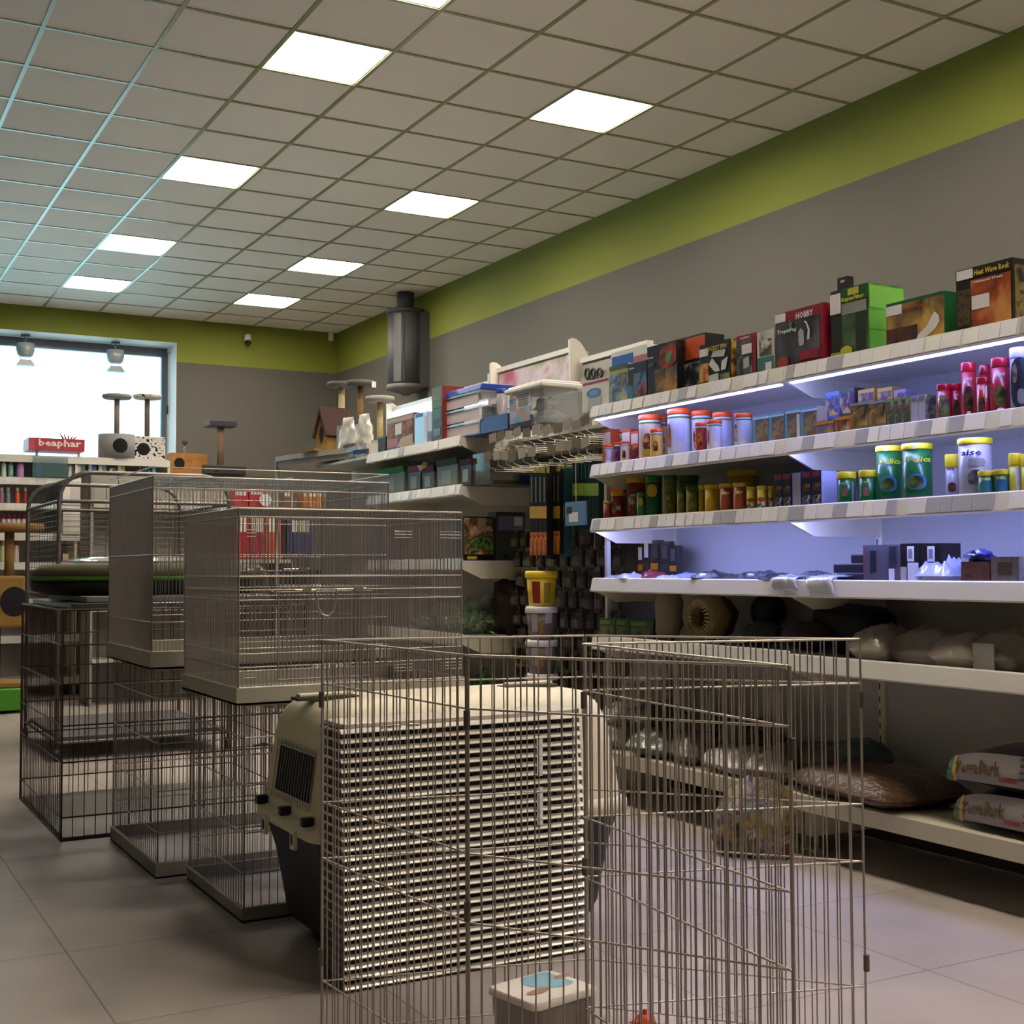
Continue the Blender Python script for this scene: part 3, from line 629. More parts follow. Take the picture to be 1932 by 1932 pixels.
# ================================================================== fourth shelf
g = 'packs lying on the fourth shelf'
def flatpack(name, label, cat, px, py, z, l, wd, h, rz, mat, xf=1.0, group=None, wr=.3):
    q = onx(xf, px, py)
    t = MB().pillow(l, wd, h, seed=px, wr=wr, nu=14, nv=10).build(name, mat, None, (xf, q.y, z+.001), 0, rz)
    return tag(t, label, cat, group)
cols = [('a4a0b0', 'pale grey'), ('8a2a34', 'red and white'), ('b8b8e0', 'lilac'), ('9a9adc', 'light violet'), ('22222c', 'black'), ('2c3440', 'dark blue-grey'), ('1c2024', 'near-black'), ('3c4450', 'slate'), ('1e2226', 'matt black'), ('2c3a4a', 'dark teal'), ('5a6070', 'blue-grey')]
fx = [(1165, 1.0, 0), (1190, .93, 0), (1232, 1.0, 1), (1262, .95, 2), (1300, 1.02, 3), (1345, .94, 4), (1380, 1.05, 5), (1405, .95, 6), (1438, .97, 7), (1462, .93, 8), (1475, 1.1, 9), (1540, 1.15, 10)]
seen = {}
for i, (px, xf, c) in enumerate(fx):
    flatpack('blister_pack', '%s flat pack, %s from the left on the fourth shelf' % (cols[c][1], T(i, 0)), 'blister pack', px, 1090, Z4, .10+.03*(i % 3), .12, .022+.008*(i % 3), random.uniform(-.6, .6)+1.57, M(cols[c][0], .25, coat=.5), xf, g, .6)
# crumpled clear bags hanging over the edge
for i, (px, dx) in enumerate(((1478, 0), (1540, 0))):
    q = onx(FX, px, 1100); mb = MB(); vs_ = []; nx, ny = 8, 8
    for j in range(ny+1):
        for k in range(nx+1):
            u, v = k/nx, j/ny
            y = q.y+(.5-u)*.13+(.05-.16*v)*(.5 if i else .3)
            if v < .55: x = FX+.16-.30*v; z = Z4+.022+.014*noise.noise(Vector((u*4, v*4, i)))
            else: x = FX-.013-.02*abs(noise.noise(Vector((u*3, v*5, i+5)))); z = Z4+.022-(v-.55)*(.16 if i else .11)
            vs_.append((x, y, z+.006*noise.noise(Vector((u*9, v*9, i*3)))))
    fs = [(j*(nx+1)+k, j*(nx+1)+k+1, (j+1)*(nx+1)+k+1, (j+1)*(nx+1)+k) for j in range(ny) for k in range(nx)]
    mb.add(vs_, fs, 0, True); ob = mb.build('plastic_bag', M('c9cbd4', .15, 0, .75, coat=.5), None)
    sd = ob.modifiers.new('thick', 'SOLIDIFY'); sd.thickness = .0015
    tag(ob, ['crumpled clear bag on the edge of the fourth shelf, left one of two', 'clear bag with white card folded over the edge of the fourth shelf'][i], 'plastic bag', 'clear bags over the fourth shelf edge')
g = 'boxes at the right of the fourth shelf'
carton('clear_case', 'grey clear-fronted case with a red edge on the fourth shelf', 'case', 1628, 1698, 1029, Z4, .10, xf=.93, mat=M('5b5964', .25), group=g, front=[('label', .01, .06, .1, .95, M('8a4450', .3)), ('picture', .2, .36, .3, .85, M('2c2a34', .3)), ('label', .70, .84, .04, .38, STICK), ('picture', .72, .9, .5, .95, M('34323c', .3))])
for i, (a, b) in enumerate(((1699, 1735), (1736, 1775))):
    carton('electronics_box', ['black box with two white labels beside the grey clear case', 'black box with two white labels at the right of its twin'][i], 'box', a, b, 1026, Z4, .09, xf=.93, mat=M('1b151a', .35), group=g, front=[('label', .36, .92, .0, .52, STICK), ('label', .36, .70, .55, .93, STICK), ('label', .42, .62, .62, .86, M('85828c', .5))] + ([('sticker', 0, .3, .0, .42, M('b9b2a6', .4))] if i == 0 else []))
for i, (a, b, y0_, y1_) in enumerate(((1578, 1628, 1063, 1080), (1572, 1626, 1046, 1062), (1605, 1628, 1032, 1045))):
    zz = onx(1.0, a, y0_).z; p0 = onx(1.0, a, 1060); p1 = onx(1.0, b, 1060); z0 = Z4+.001+.034*i
    t = MB().box(1.0, 1.12, p1.y, p0.y, z0, z0+.032).build('food_tray', M('1d1c22', .35), None, bevel=.003)
    tag(t, 'black plastic tray, %s in the stack beside the clear case' % ['bottom one', 'middle one', 'top one'][i], 'tray', 'stacked black trays')
t = flatpack('plastic_bag', 'crumpled clear bag right of the black boxes on the fourth shelf', 'plastic bag', 1780, 1100, Z4, .16, .12, .07, 1.6, M('a9abc4', .15, 0, .8, coat=.5), .95, 'clear bags on the fourth shelf', 1.)
carton('bark_block', 'wrapped red-brown block on the fourth shelf', 'block', 1813, 1866, 1060, Z4, .11, xf=.90, mat=M('6a463f', .3, var=.3, scale=60, coat=.6, bump=.3, bscale=40), group='wrapped blocks on the fourth shelf')
carton('coconut_block', 'clear-wrapped brown and white block near the right edge of the fourth shelf', 'block', 1869, 1922, 1051, Z4, .11, xf=.90, mat=M('77706c', .2, var=.2, scale=40, coat=.8, bump=.4, bscale=40), group='wrapped blocks on the fourth shelf', front=[('picture', .25, .75, .35, .8, M('5a5042', .25))])
q = onx(.94, 1845, 1052)
tag(MB().blob((0, 0, 0), .035, .05, .02, jit=.6, seed=4).build('blue_pouch', M('2c3478', .3, coat=.5), None, (.95, q.y, onx(.90, 1813, 1060).z+.018)), 'small dark blue pouch on the red-brown block', 'pouch')

# ================================================================== fifth shelf: decor, dark
def rock(name, label, cat, px, z, xf, rx, ry, rz, mat, seed=1, p=1., jit=.35, group=None):
    q = onx(xf, px, 1190)
    return tag(MB().blob((0, 0, rz*.96), rx, ry, rz, 18, 12, jit, seed, 0, p).build(name, mat, None, (xf, q.y, z+rz*.10)), label, cat, group)
rock('driftwood_block', 'tall beige stone piece at the left end of the fifth shelf', 'terrarium decor', 1262, Z5, .98, .05, .065, .115, M('8a7a64', .8, bump=.6, bscale=25), 3, .7, .3)
# fossil cave ring with teeth
q = onx(.98, 1327, 1175); t = thing('skull_cave', 'round bony cave with teeth around its dark mouth on the fifth shelf', 'terrarium decor', (.98, q.y, Z5+.112))
mb = MB(); vs_ = []; NR, NT = 26, 10
for i in range(NR):
    a = 2*math.pi*i/NR
    for j in range(NT):
        b = 2*math.pi*j/NT; R0 = .078*(1+.08*noise.noise(Vector((math.cos(a)*2, math.sin(a)*2, 0)))); rr = .024*(1+.4*noise.noise(Vector((a*1.5, b, 3))))
        vs_.append((math.sin(b)*rr*2.2+.02, (R0+math.cos(b)*rr)*math.cos(a), (R0+math.cos(b)*rr)*math.sin(a)))
mb.add(vs_, [(i*NT+j, i*NT+(j+1) % NT, ((i+1) % NR)*NT+(j+1) % NT, ((i+1) % NR)*NT+j) for i in range(NR) for j in range(NT)], 0, True)
mb.build('rim', M('8a7648', .7, bump=.7, bscale=40), t)
for i in range(22):
    a = 2*math.pi*i/22
    MB().tube((-.02, .066*math.cos(a), .066*math.sin(a)), (-.03, .042*math.cos(a), .042*math.sin(a)), .007, 6, r1=.001).build('tooth', M('b0a070', .6), t)
MB().blob((.09, 0, 0), .06, .085, .085, jit=.2, seed=2).build('cave_body', M('4a3a24', .8, bump=.5), t)
g = 'dark decor pieces on the fifth shelf'
rock('cave_decor', 'dark green cave piece right of the toothed cave', 'terrarium decor', 1440, Z5, 1.05, .08, .09, .05, M('26361f', .7, bump=.6), 5, group=g)
rock('cave_decor', 'round black ball decor behind the green piece', 'terrarium decor', 1450, Z5+.055, 1.2, .07, .08, .075, M('0f0f12', .6), 6, jit=.05, group=g)
rock('cave_decor', 'dark reddish cave piece in the middle of the fifth shelf', 'terrarium decor', 1530, Z5, 1.05, .1, .13, .055, M('2c1614', .7, bump=.6), 7, group=g)
rock('cave_decor', 'black rectangular cave block below the shelf joint', 'terrarium decor', 1610, Z5, 1.15, .1, .16, .085, M('0c0b0c', .6), 8, .6, .15, group=g)
g = 'clear bags on the fifth shelf'
for i, (px, l, h, xf) in enumerate([(1670, .2, .12, .98), (1760, .26, .12, 1.0), (1830, .2, .11, .98), (1905, .22, .12, 1.0)]):
    flatpack('plastic_bag', 'dull clear bag of terrarium bedding, %s from the left on the fifth shelf' % T(i, 0), 'plastic bag', px, 1225, Z5-.009, l, .2, h, 1.5, M('8a8070', .3, 0, .85, coat=.5, bump=.6, bscale=22), xf, g, .35)
q = onx(.90, 1857, 1240)
t = thing('label_card', 'white label card leaning among the bags on the fifth shelf', 'card', (.895, q.y+.0, Z5-.01)); MB().box(0, .004, -.04, .04, 0, .09).build('card', M('a9a5a0', .5), t)

# ================================================================== base shelf bags
def sack(name, label, px, py, z, xf, l, wd, h, rz, mat, seed, group=None, wr=.18, y=None):
    q = onx(xf, px, py)
    t = thing(name, label, 'bag', (xf, q.y if y is None else y, z+.001), rz, group)
    MB().pillow(l, wd, h, seed=seed, wr=wr).build('sack', mat, t); return t
BARK = M('4a3018', .35, 0, 1, var=.6, scale=70, coat=.4, bump=.6, bscale=60)
TB = M('241a16', .4, coat=.4, bump=.3, bscale=20)
for i, (z, px, yo) in enumerate(((.226, 1890, 0), (.226+.125, 1890, 0.02))):
    q = onx(1.08, px, 1500)
    t = thing('bark_bag', ['dark terrarium bark bag with a white name band, lower one of two', 'dark terrarium bark bag with a white name band, upper one of two'][i], 'bag', (1.09, q.y-.27+yo, z+.001), math.pi/2+.05*i, 'stacked bark bags on the base shelf')
    MB().pillow(.66, .40, .145, seed=3+i, wr=.12, endpow=1.2).build('sack', TB, t)
    # name band wraps the front edge (local +y side faces -x)
    def fr_(u, v, i=i):   # u along length, v height fraction on bulging front
        x = u; yy = .2*(1-.10*abs(x/.31)**4); e = max(0, 1-abs(x/.31)**3.2)**.6
        return (x, yy*(.985-.22*abs(v-.32)**1.2)+.006, .145*v*(.55+.5*e)+.008)
    vs_ = [fr_(-.30+.60*a/20, .12+.62*b/6) for b in range(7) for a in range(21)]
    fs_ = [(b*21+a, b*21+a+1, (b+1)*21+a+1, (b+1)*21+a) for b in range(6) for a in range(20)]
    MB().add(vs_, fs_, 0, True).build('name_band', M('8c8480', .45), t)
    vs_ = [fr_(.285+.025*a/4, .08+.66*b/6) for b in range(7) for a in range(5)]
    MB().add([(x, y+.002, z_) for x, y, z_ in vs_], [(b*5+a, b*5+a+1, (b+1)*5+a+1, (b+1)*5+a) for b in range(6) for a in range(4)]).build('end_stripe', M('3f6a4a', .45), t)
    vs_ = [fr_(.268+.016*a/3, .08+.68*b/6) for b in range(7) for a in range(4)]
    MB().add([(x, y+.002, z_) for x, y, z_ in vs_], [(b*4+a, b*4+a+1, (b+1)*4+a+1, (b+1)*4+a) for b in range(6) for a in range(3)]).build('end_stripe', M('b08a2c', .45), t)
    V, F, W, H = text_geo('TerraBark')
    def put(a, b):
        u, v = .185-a*.175/W, .44+b/H*.30
        x, y, z_ = fr_(u, v); return (x, y+.003, z_)
    MB().add([put(a, b) for a, b in V], F).build('lettering', M('5a4420', .45), t)
    mb = MB().add([tuple(Vector(fr_(.10-.06*a/4, .20+.08*b))+Vector((0, .003, 0))) for b in range(2) for a in range(5)], [(a, a+1, 5+a+1, 5+a) for a in range(4)]); mb.build('red_mark', M('9a3434', .45), t)
    for k in range(4):
        MB().add([tuple(Vector(fr_(.03-.09*a/5, .28+.13*k+.05*b))+Vector((0, .003, 0))) for b in range(2) for a in range(6)], [(a, a+1, 6+a+1, 6+a) for a in range(5)]).build('small_print', M('4a4444', .45), t)
sack('bark_bag', 'clear bag of reddish bark chips in front on the base shelf', 1655, 1500, .226, 1.05, .60, .40, .115, 1.45, BARK, 11)
g = 'dark bedding bags at the back of the base shelf'
sack('bedding_bag', 'brown bedding bag with dark green end behind the bark bag', 1560, 1470, .226, 1.14, .42, .3, .14, 1.7, M('43301c', .35, var=.5, scale=30, coat=.4), 12, g)
q = onx(1.1, 1640, 1450)
sack('bedding_bag', 'small dark teal ended bag at the back beside the bark bag', 1625, 1440, .30, 1.16, .2, .2, .10, 1.2, M('24403c', .35, coat=.4), 17, g)
BG = [('5a4a3c', 'brown'), ('8a8474', 'pale grey'), ('4a5044', 'grey-green'), ('a09a88', 'cream'), ('3a3c34', 'dark olive'), ('7a4c2c', 'rust brown'), ('9c9890', 'light grey')]
heap = [(1105, 1385, .226, 1.02, .30, .1, 5, 1.5), (1165, 1380, .226, 1.0, .30, .10, 3, 1.3), (1185, 1370, .32, 1.05, .26, .08, 3, 1.7), (1250, 1400, .226, .99, .32, .10, 2, 1.6), (1240, 1370, .32, 1.08, .3, .10, 4, 1.4), (1320, 1420, .226, 1.02, .34, .10, 0, 1.6), (1330, 1390, .32, 1.12, .28, .08, 4, 1.5),
        (1400, 1440, .226, 1.0, .34, .09, 6, 1.7), (1420, 1415, .31, 1.1, .28, .10, 4, 1.4), (1480, 1450, .226, 1.02, .3, .11, 0, 1.5), (1225, 1330, .41, 1.08, .24, .14, 1, 1.2)]
for i, (px, py, z, xf, l, h, c, rz) in enumerate(heap):
    sack('bedding_bag', '%s bedding bag, %s from the left in the base shelf heap' % (BG[c][1], T(i, 0)), px, py, z, xf, l*.8, .24, h*1.15, rz+.45*math.sin(i*2.3), M(BG[c][0], .4, var=.5, scale=22, coat=.15, bump=.6, bscale=24), 20+i, 'heaped bedding bags on the base shelf', .4)
# white paper sack standing
q = onx(1.1, 1228, 1330)
sack('paper_bag', 'white crumpled paper bag on top of the heap of bags', 1228, 1330, .50, 1.1, .22, .18, .14, 1.0, M('b9b8b4', .6, bump=.5, bscale=20), 50, wr=.6)
# colourful bag leaning on the base, on the floor
q = onz(0, 1425, 1610)
t = thing('seed_bag', 'shiny patterned bag slumped on the floor against the base shelf', 'bag', (q.x-.03, q.y-.03, 0), -.9)
mb = MB(); vs_ = []; nu, nv = 16, 16
for sd in (0, 1):
    for j in range(nv+1):
        for i in range(nu+1):
            u, v = -1+2*i/nu, j/nv; e = max(0, 1-abs(u)**3)**.5*(1-v**4)**.8*(.6+.4*min(1, v*6))
            th = (.075*e*(1+.4*noise.noise(Vector((u*3, v*5, sd*3)))))*(1 if sd else -1)
            lean = .09*v*v
            vs_.append((u*.155*(1-.35*v**3)*(.86+.14*min(1, v*5))*(1+.12*noise.noise(Vector((v*6, sd, 2)))), lean+th, .001+v*.27*(1-.12*u*u)+.02*noise.noise(Vector((u*4, v*2, 9)))*v))
N = (nu+1)*(nv+1); fs_ = []
for sd in (0, 1):
    for j in range(nv):
        for i in range(nu):
            a = sd*N+j*(nu+1)+i; qd = (a, a+1, a+nu+2, a+nu+1); fs_.append(qd if not sd else qd[::-1])
mb.add(vs_, fs_, 0, True); mb.build('sack', PIC(('1c1e1e', '4a463c', '8a7028', '2a3a3a', '8a8478', '5a2a24'), 12, .4, 5), t)


# ================================================================== hook display goods
g = 'long dark lamp cartons hanging under the hooks'
def lampcart(i, px0, px1, y0_, y1_, xf, mat, bandmat, by, flame, lab, text):
    p0 = onx(xf, px0, y0_); p1 = onx(xf, px1, y0_); zb = onx(xf, px0, y1_).z; w_ = p0.y-p1.y; h = p0.z-zb
    t = thing('lamp_carton', lab, 'carton', (xf, p0.y, zb), -math.pi/2, g)
    MB().box(.0018, w_-.0018, 0, .045, 0, h).build('carton', mat, t)
    v = (onx(xf, px0, by).z-zb); MB().box(.0006, w_-.0006, -.001, 0, v-.03, v+.03).build('band', bandmat, t)
    if flame: MB().box(.0006, w_-.0006, -.001, 0, 0, h*.28).build('picture', PIC(('3a1c10', 'b0581c', 'd89a3c'), 16), t)
    MB().box(w_*.35, w_*.65, -.001, 0, v+.05, h-.02).build('print', text, t)
    MB().box(w_*.2, w_*.8, .02, .022, h, h+.03).build('hang_tab', M('c9a81c', .4) if flame else M('8ab02c', .4), t)
DT = M('15110f', .6, spec=.2); DG = M('0f2a24', .6, spec=.2)
for i in range(4): lampcart(i, 999+8*i, 1007+8*i, 893, 1048, .93, DT, M('c99a1c', .4), 967, True, 'dark lamp carton with flame picture, %s from the left under the hooks' % T(i, 0), M('6f6646', .4))
for i in range(2): lampcart(i, 1042+7*i, 1049+7*i, 890, 1046, .97, DT, M('a8861c', .4), 967, True, 'dark lamp carton with flame picture, %s of two right of the gap' % ['left one', 'right one'][i], M('5a5040', .4))
lampcart(0, 1026, 1039, 878, 1055, 1.0, DT, M('2a241c', .4), 960, False, 'long dark carton with yellow vertical writing between the flame cartons', PIC(('15110f', 'b09a2c'), 60))
lampcart(0, 1056, 1064, 885, 1050, .99, M('1f4a44', .35), M('7a9a1c', .4), 967, False, 'narrow teal lamp carton beside the flame cartons', M('8ab0a8', .4))
for i in range(7): lampcart(i, 1080+7*i, 1087+7*i, 868, 1000, 1.02, DG, M('7f9a1c', .4), 924, False, 'dark green lamp carton with lime band, %s from the left' % T(i, 0), M('123a30', .4))
for i in range(5): lampcart(i, 1131+9*i, 1140+9*i, 880, 990, 1.16, M('2c1420', .35), M('c85a1c', .4), 919, False, 'plum lamp carton with orange band, %s from the left behind the shelf end' % T(i, 0), M('4a1c2c', .4))
# blue pack on a hook
q0 = onx(.88, 1066, 948); q1 = onx(.88, 1104, 990)
t = thing('hanging_pack', 'blue and white hanging pack with white sticker in front of the lamp cartons', 'hanging pack', (.88, q0.y, q1.z), -math.pi/2)
w_ = q0.y-q1.y; h = q0.z-q1.z
MB().box(0, w_, 0, .012, 0, h).build('card', M('5f86b0', .35), t); MB().box(w_*.2, w_*.65, -.001, 0, h*.15, h*.55).build('sticker', STICK, t); MB().box(w_*.08, w_*.35, -.0014, 0, h*.5, h*.8).build('picture', M('1e2428', .4), t)
MB().tube((w_*.5, .006, h), (w_*.5, .006, h+.22), .0015, 5).build('hanger', M('cfcab4', .3), t)
# small packs
g = 'small dark hanging packs in rows on the hook wall'
SP = [M('3a3028', .25, coat=.5), M('40362c', .25, coat=.5), M('2a2a26', .25, coat=.5)]
SPP = [PIC(('1c1814', '5a4a38', '2a2018'), 40), PIC(('201a14', '6a5a44', '8a8070'), 40)]
np_ = 0
pm = MB().box(-.0335, .0335, 0, .02, 0, .085); pp = None
base = None
for r_, (yr, zt) in enumerate([(0, 1.235), (0, 1.13), (0, 1.025), (0, .92), (0, .815), (0, .71), (0, .605), (0, .50)]):
    for c_ in range(13):
        y = -.40-.083*c_; xf = 1.14+.015*((r_+c_) % 3)
        if y < -1.50: continue
        lab = 'small dark hanging pack, %s row down, %s from the left on the hook wall' % (ORD[r_], ORD[c_])
        if base is None:
            base = thing('hanging_pack', lab, 'hanging pack', (xf, y, zt-.085), -math.pi/2, g)
            pm.build('card', SP[0], base); MB().box(-.024, .024, -.014, 0, .008, .05).build('blister', M('8a8478', .1, 0, .45, coat=1), base)
            MB().box(-.028, .028, -.001, 0, .055, .08).build('picture', SPP[0], base)
            MB().tube((0, .01, .085), (0, .01, .1), .002, 5).build('hanger', M('cfcab4', .3), base)
        else: dup(base, (xf, y, zt-.085), None, lab)
# packs below bay B right behind shelves (visible between shelf 4 and 3 at its left end)
g = 'grey and orange packs at the left end of the fourth shelf'
for i, (a, b, yt) in enumerate([(1202, 1213, 1026), (1213, 1225, 1018), (1226, 1243, 1020), (1244, 1262, 1022), (1262, 1277, 1030)]):
    carton('hanging_pack', 'dark pack with orange mark, %s from the left at the back of the fourth shelf' % T(i, 0), 'hanging pack', a, b, yt, Z4, .03, xf=1.2, mat=M('33302c', .25, coat=.5), group=g, front=[('label', .2, .8, .55, .9, STICK if i < 2 else M('4a4640', .4)), ('label', .1, .9, .25, .42, M('b0721c', .4) if i % 2 == 0 else M('3c3630', .4))])
g = 'green cartons at the left end of the fifth shelf'
for i, (a, b) in enumerate(((1131, 1161), (1162, 1187), (1188, 1232))):
    carton('food_carton', 'low green turtle carton, %s from the left at the end of the fifth shelf' % T(i, 0), 'carton', a, b, 1166+i, Z5, .06, xf=.93, mat=M('2a4a26', .4), group=g, front=[('label', .05, .7, .68, .9, M('5a7a24', .4)), ('picture', .08, .9, .08, .6, PIC(('3a5a2c', '6a6a44', '24402c'), 20))])
# buckets
g = 'stacked feed buckets before the hook wall'
bz = [(.335-.105, .345), (.345, .512), (.512, .68), (.68, .848), (.850, 1.026)]
bl = ['lowest', 'second lowest', 'middle', 'white-lidded brown', 'yellow']
for i, (z0, z1) in enumerate(bz):
    yel = i == 4
    r = .080; yy = onx(FX+.03+r, 1022, 1200).y; xx = FX+.03+r
    lab = 'bright yellow lidded feed bucket on top of the bucket stack' if yel else ['lowest white-lidded brown bucket of the stack, half hidden by other goods', 'white-lidded brown bucket second from the bottom of the stack', 'white-lidded brown bucket in the middle of the stack', 'white-lidded brown bucket directly under the yellow one'][i]
    t = thing('feed_bucket', lab, 'bucket', (xx, yy, z0+.0005), 0, g)
    h = z1-z0-.001; bm = M('ecc91c', .4) if yel else M('6a6258', .4)
    MB().lathe([(r*.80, 0), (r*.94, h*.84)], 28).build('pail', bm, t)
    MB().lathe([(r*1.0, h*.80), (r*1.04, h*.82), (r*1.04, h*.94), (r*.98, h), (r*.4, h*.985)], 28).build('lid', M('f6d41c', .35) if yel else M('dcdad0', .4), t)
    for (a0, a1, v0, v1, m) in (((200, 235, .08, .70, M('8a2a1c', .4)), (250, 282, .08, .66, M('a8961c', .4))) if yel else ((196, 222, .25, .78, M('a9a59c', .4)), (255, 285, .5, .8, M('b4b0ac', .4)), (232, 250, .15, .6, PIC(('4a3a2a', 'a8741c', '7a6a50'), 30)))):
        MB().lathe([(r*(.80+.14*v0/.84)+.001, h*v0), (r*(.80+.14*v1/.84)+.001, h*v1)], 8, (0, 0, 0), 0, True, math.radians(a0), math.radians(a1), False).build('label', m, t)

# ================================================================== unit C goods
ZC1, ZC2, ZC3, ZC4 = 1.762, 1.492, 1.082, .67
carton('reptile_box', 'low red and orange reptile bedding box on the far top shelf', 'box', 730, 781, 791, ZC1, .09, xf=.89, mat=M('6a2a1c', .4), group='boxes on the far top shelf',
    front=[('label', .02, .98, .84, .96, M('b0781c', .4)), ('picture', .02, .98, .36, .82, PIC(('4a2418', 'a0785a', '7a3420'), 12)), ('label', .32, .56, .46, .78, STICK), ('label', .02, .42, .12, .36, M('a8302c', .4)), ('label', .5, 1, .0, .14, M('b08a1c', .4)), ('poly', [(.4, .1), (.55, .34), (.97, .40), (.98, .14)], M('b09058', .4))])
carton('small_box', 'small black box beside the silver pouches on the far shelf', 'box', 713, 727, 826, ZC1, .05, xf=.89, mat=M('1d1c16', .4), group='boxes on the far top shelf', front=[('picture', .1, .9, .1, .9, PIC(('1d1c16', '4a4a2c'), 50))])
carton('water_jug', 'clear jug with a blue handle on the far top shelf', 'jug', 782, 806, 782, ZC1, .07, xf=.885, mat=M('93a6c4', .1, 0, .7, coat=.6), group='boxes on the far top shelf', front=[('label', .08, .66, .88, .985, M('2444b4', .4)), ('label', .76, .96, .05, .85, STICK)])
carton('tall_box', 'tall olive and green box with a red top on the far top shelf', 'box', 815, 834, 733, ZC1, .14, xf=.87, mat=M('20240f', .4), group='boxes on the far top shelf', sidemat=M('8a2a24', .4), front=[('label', 0, 1, .62, 1, M('5a5a1c', .4)), ('label', .1, .9, .40, .6, M('3a5a2c', .4)), ('label', .15, .85, .10, .24, M('6c6c70', .4)), ('text', .5, .78, .7, .04, 'Terra', M('a8a83c', .4))])
# stack of clear tanks with blue lid
p0 = onx(.90, 836, 825); p1 = onx(.90, 908, 825)
y0_, y1_ = p0.y, p1.y; zt = onx(.90, 836, 742).z
n = 3; hh = (zt-ZC1)/(n+.45)
for i in range(n+1):
    z0 = ZC1+.001+i*hh
    if i < n:
        t = thing('plastic_tank', 'clear plastic tank, %s in the stack under the blue lid' % ['bottom one', 'middle one', 'upper one'][i], 'plastic tank', (0, 0, 0), 0, 'stacked clear tanks')
        MB().box(.90+.004*i, 1.10, y1_+.006, y0_-.006, z0, z0+hh*.86).build('tank', CLEAR, t)
        MB().box(.893, 1.107, y1_, y0_, z0+hh*.86, z0+hh-.001).build('rim', M('cdd2d6', .15, 0, .6, coat=.5), t)
        MB().box(.8975, .8995, y1_+.03, y0_-.035, z0+hh*.1, z0+hh*.8).build('paper_label', M('c9b8b8', .5), t)
        if i == 0: MB().box(.898, 1.105, y1_+.004, y0_-.004, z0+.001, z0+hh*.22).build('blue_base', M('32498f', .3), t)
    else:
        tag(MB().prism([(.888, z0), (1.112, z0), (1.10, z0+hh*.42), (.90, z0+hh*.42)], y1_-.012, y0_+.012, 'y').build('tank_lid', M('23439c', .3), None, bevel=.004), 'bright blue lid on the stack of clear tanks', 'lid')
carton('basket', 'dark blue plastic basket beside the clear tanks', 'basket', 905, 958, 791, ZC1, .16, xf=.90, mat=M('1c2f7a', .35), group='boxes on the far top shelf')
zb_ = onx(.90, 905, 791).z
carton('seed_box', 'small green box with yellow writing on the dark blue basket', 'box', 909, 932, 768, zb_, .08, xf=.99, mat=M('2a6a34', .4), group='boxes on the far top shelf', front=[('text', .5, .5, .8, .2, 'Tetra', M('c9c42c', .4))])
tub('water_bottle', 'clear jar with a blue cap left of the big clear crate', 'jar', 936, 957, 734, zb_, .97, M('a9a4a8', .2, 0, .8), M('2c4a9a', .3), .16, (), [(.1, .8, 30, 0, M('b8aeb0', .4))], (), 'boxes on the far top shelf')
# big clear crate with white lid
c0 = Vector((.87, onx(.87, 1024, 800).y, 0)); yl = onx(.87, 957, 800).y; xr = ony(c0.y, 1096, 790).x
t = thing('storage_crate', 'large clear storage crate with a white lid and paper notice above the hooks', 'storage crate', (0, 0, 0))
zc0, zc1 = 1.755, 1.930
MB().prism([(.885, c0.y+.012), (xr-.012, c0.y+.012), (xr-.005, yl-.01), (.88, yl-.01)], zc0, zc1, 'z').build('crate_body', M('b4bec4', .08, 0, .38, coat=.6), t)
MB().prism([(.86, c0.y-.012), (xr+.012, c0.y-.012), (xr+.012, yl+.015), (.86, yl+.015)], zc1, zc1+.022, 'z').prism([(.875, c0.y+.0), (xr, c0.y), (xr, yl), (.875, yl)], zc1+.022, zc1+.034, 'z').build('crate_lid', M('dcdad2', .35), t, bevel=.005)
MB().box(.872, .8745, yl-.24, yl-.09, zc1-.085, zc1+.0).build('paper_notice', M('cfc8c8', .6), t)
MB().box(.8725, .875, c0.y+.13, yl-.02, zc0+.02, zc1-.03).build('blue_print', PIC(('3f6c90', '6a9ac0', 'b08a7a', '8fb4d8'), 9), t)
mb = MB()
for k in range(6): mb.box(.8705, .8718, yl-.22+.01*(k % 2), yl-.115, zc1-.02-k*.011, zc1-.017-k*.011)
mb.build('notice_print', M('5a5a60', .6), t)
MB().blob((.985, c0.y+.13, zc0+.045), .07, .09, .04, jit=.8, seed=5).blob((.97, c0.y+.12, zc0+.11), .04, .05, .03, jit=.8, seed=9).build('contents', FOIL, t)
MB().blob((1.0, c0.y+.2, zc0+.10), .05, .06, .04, jit=.9, seed=15).build('contents', M('6a605c', .6), t)

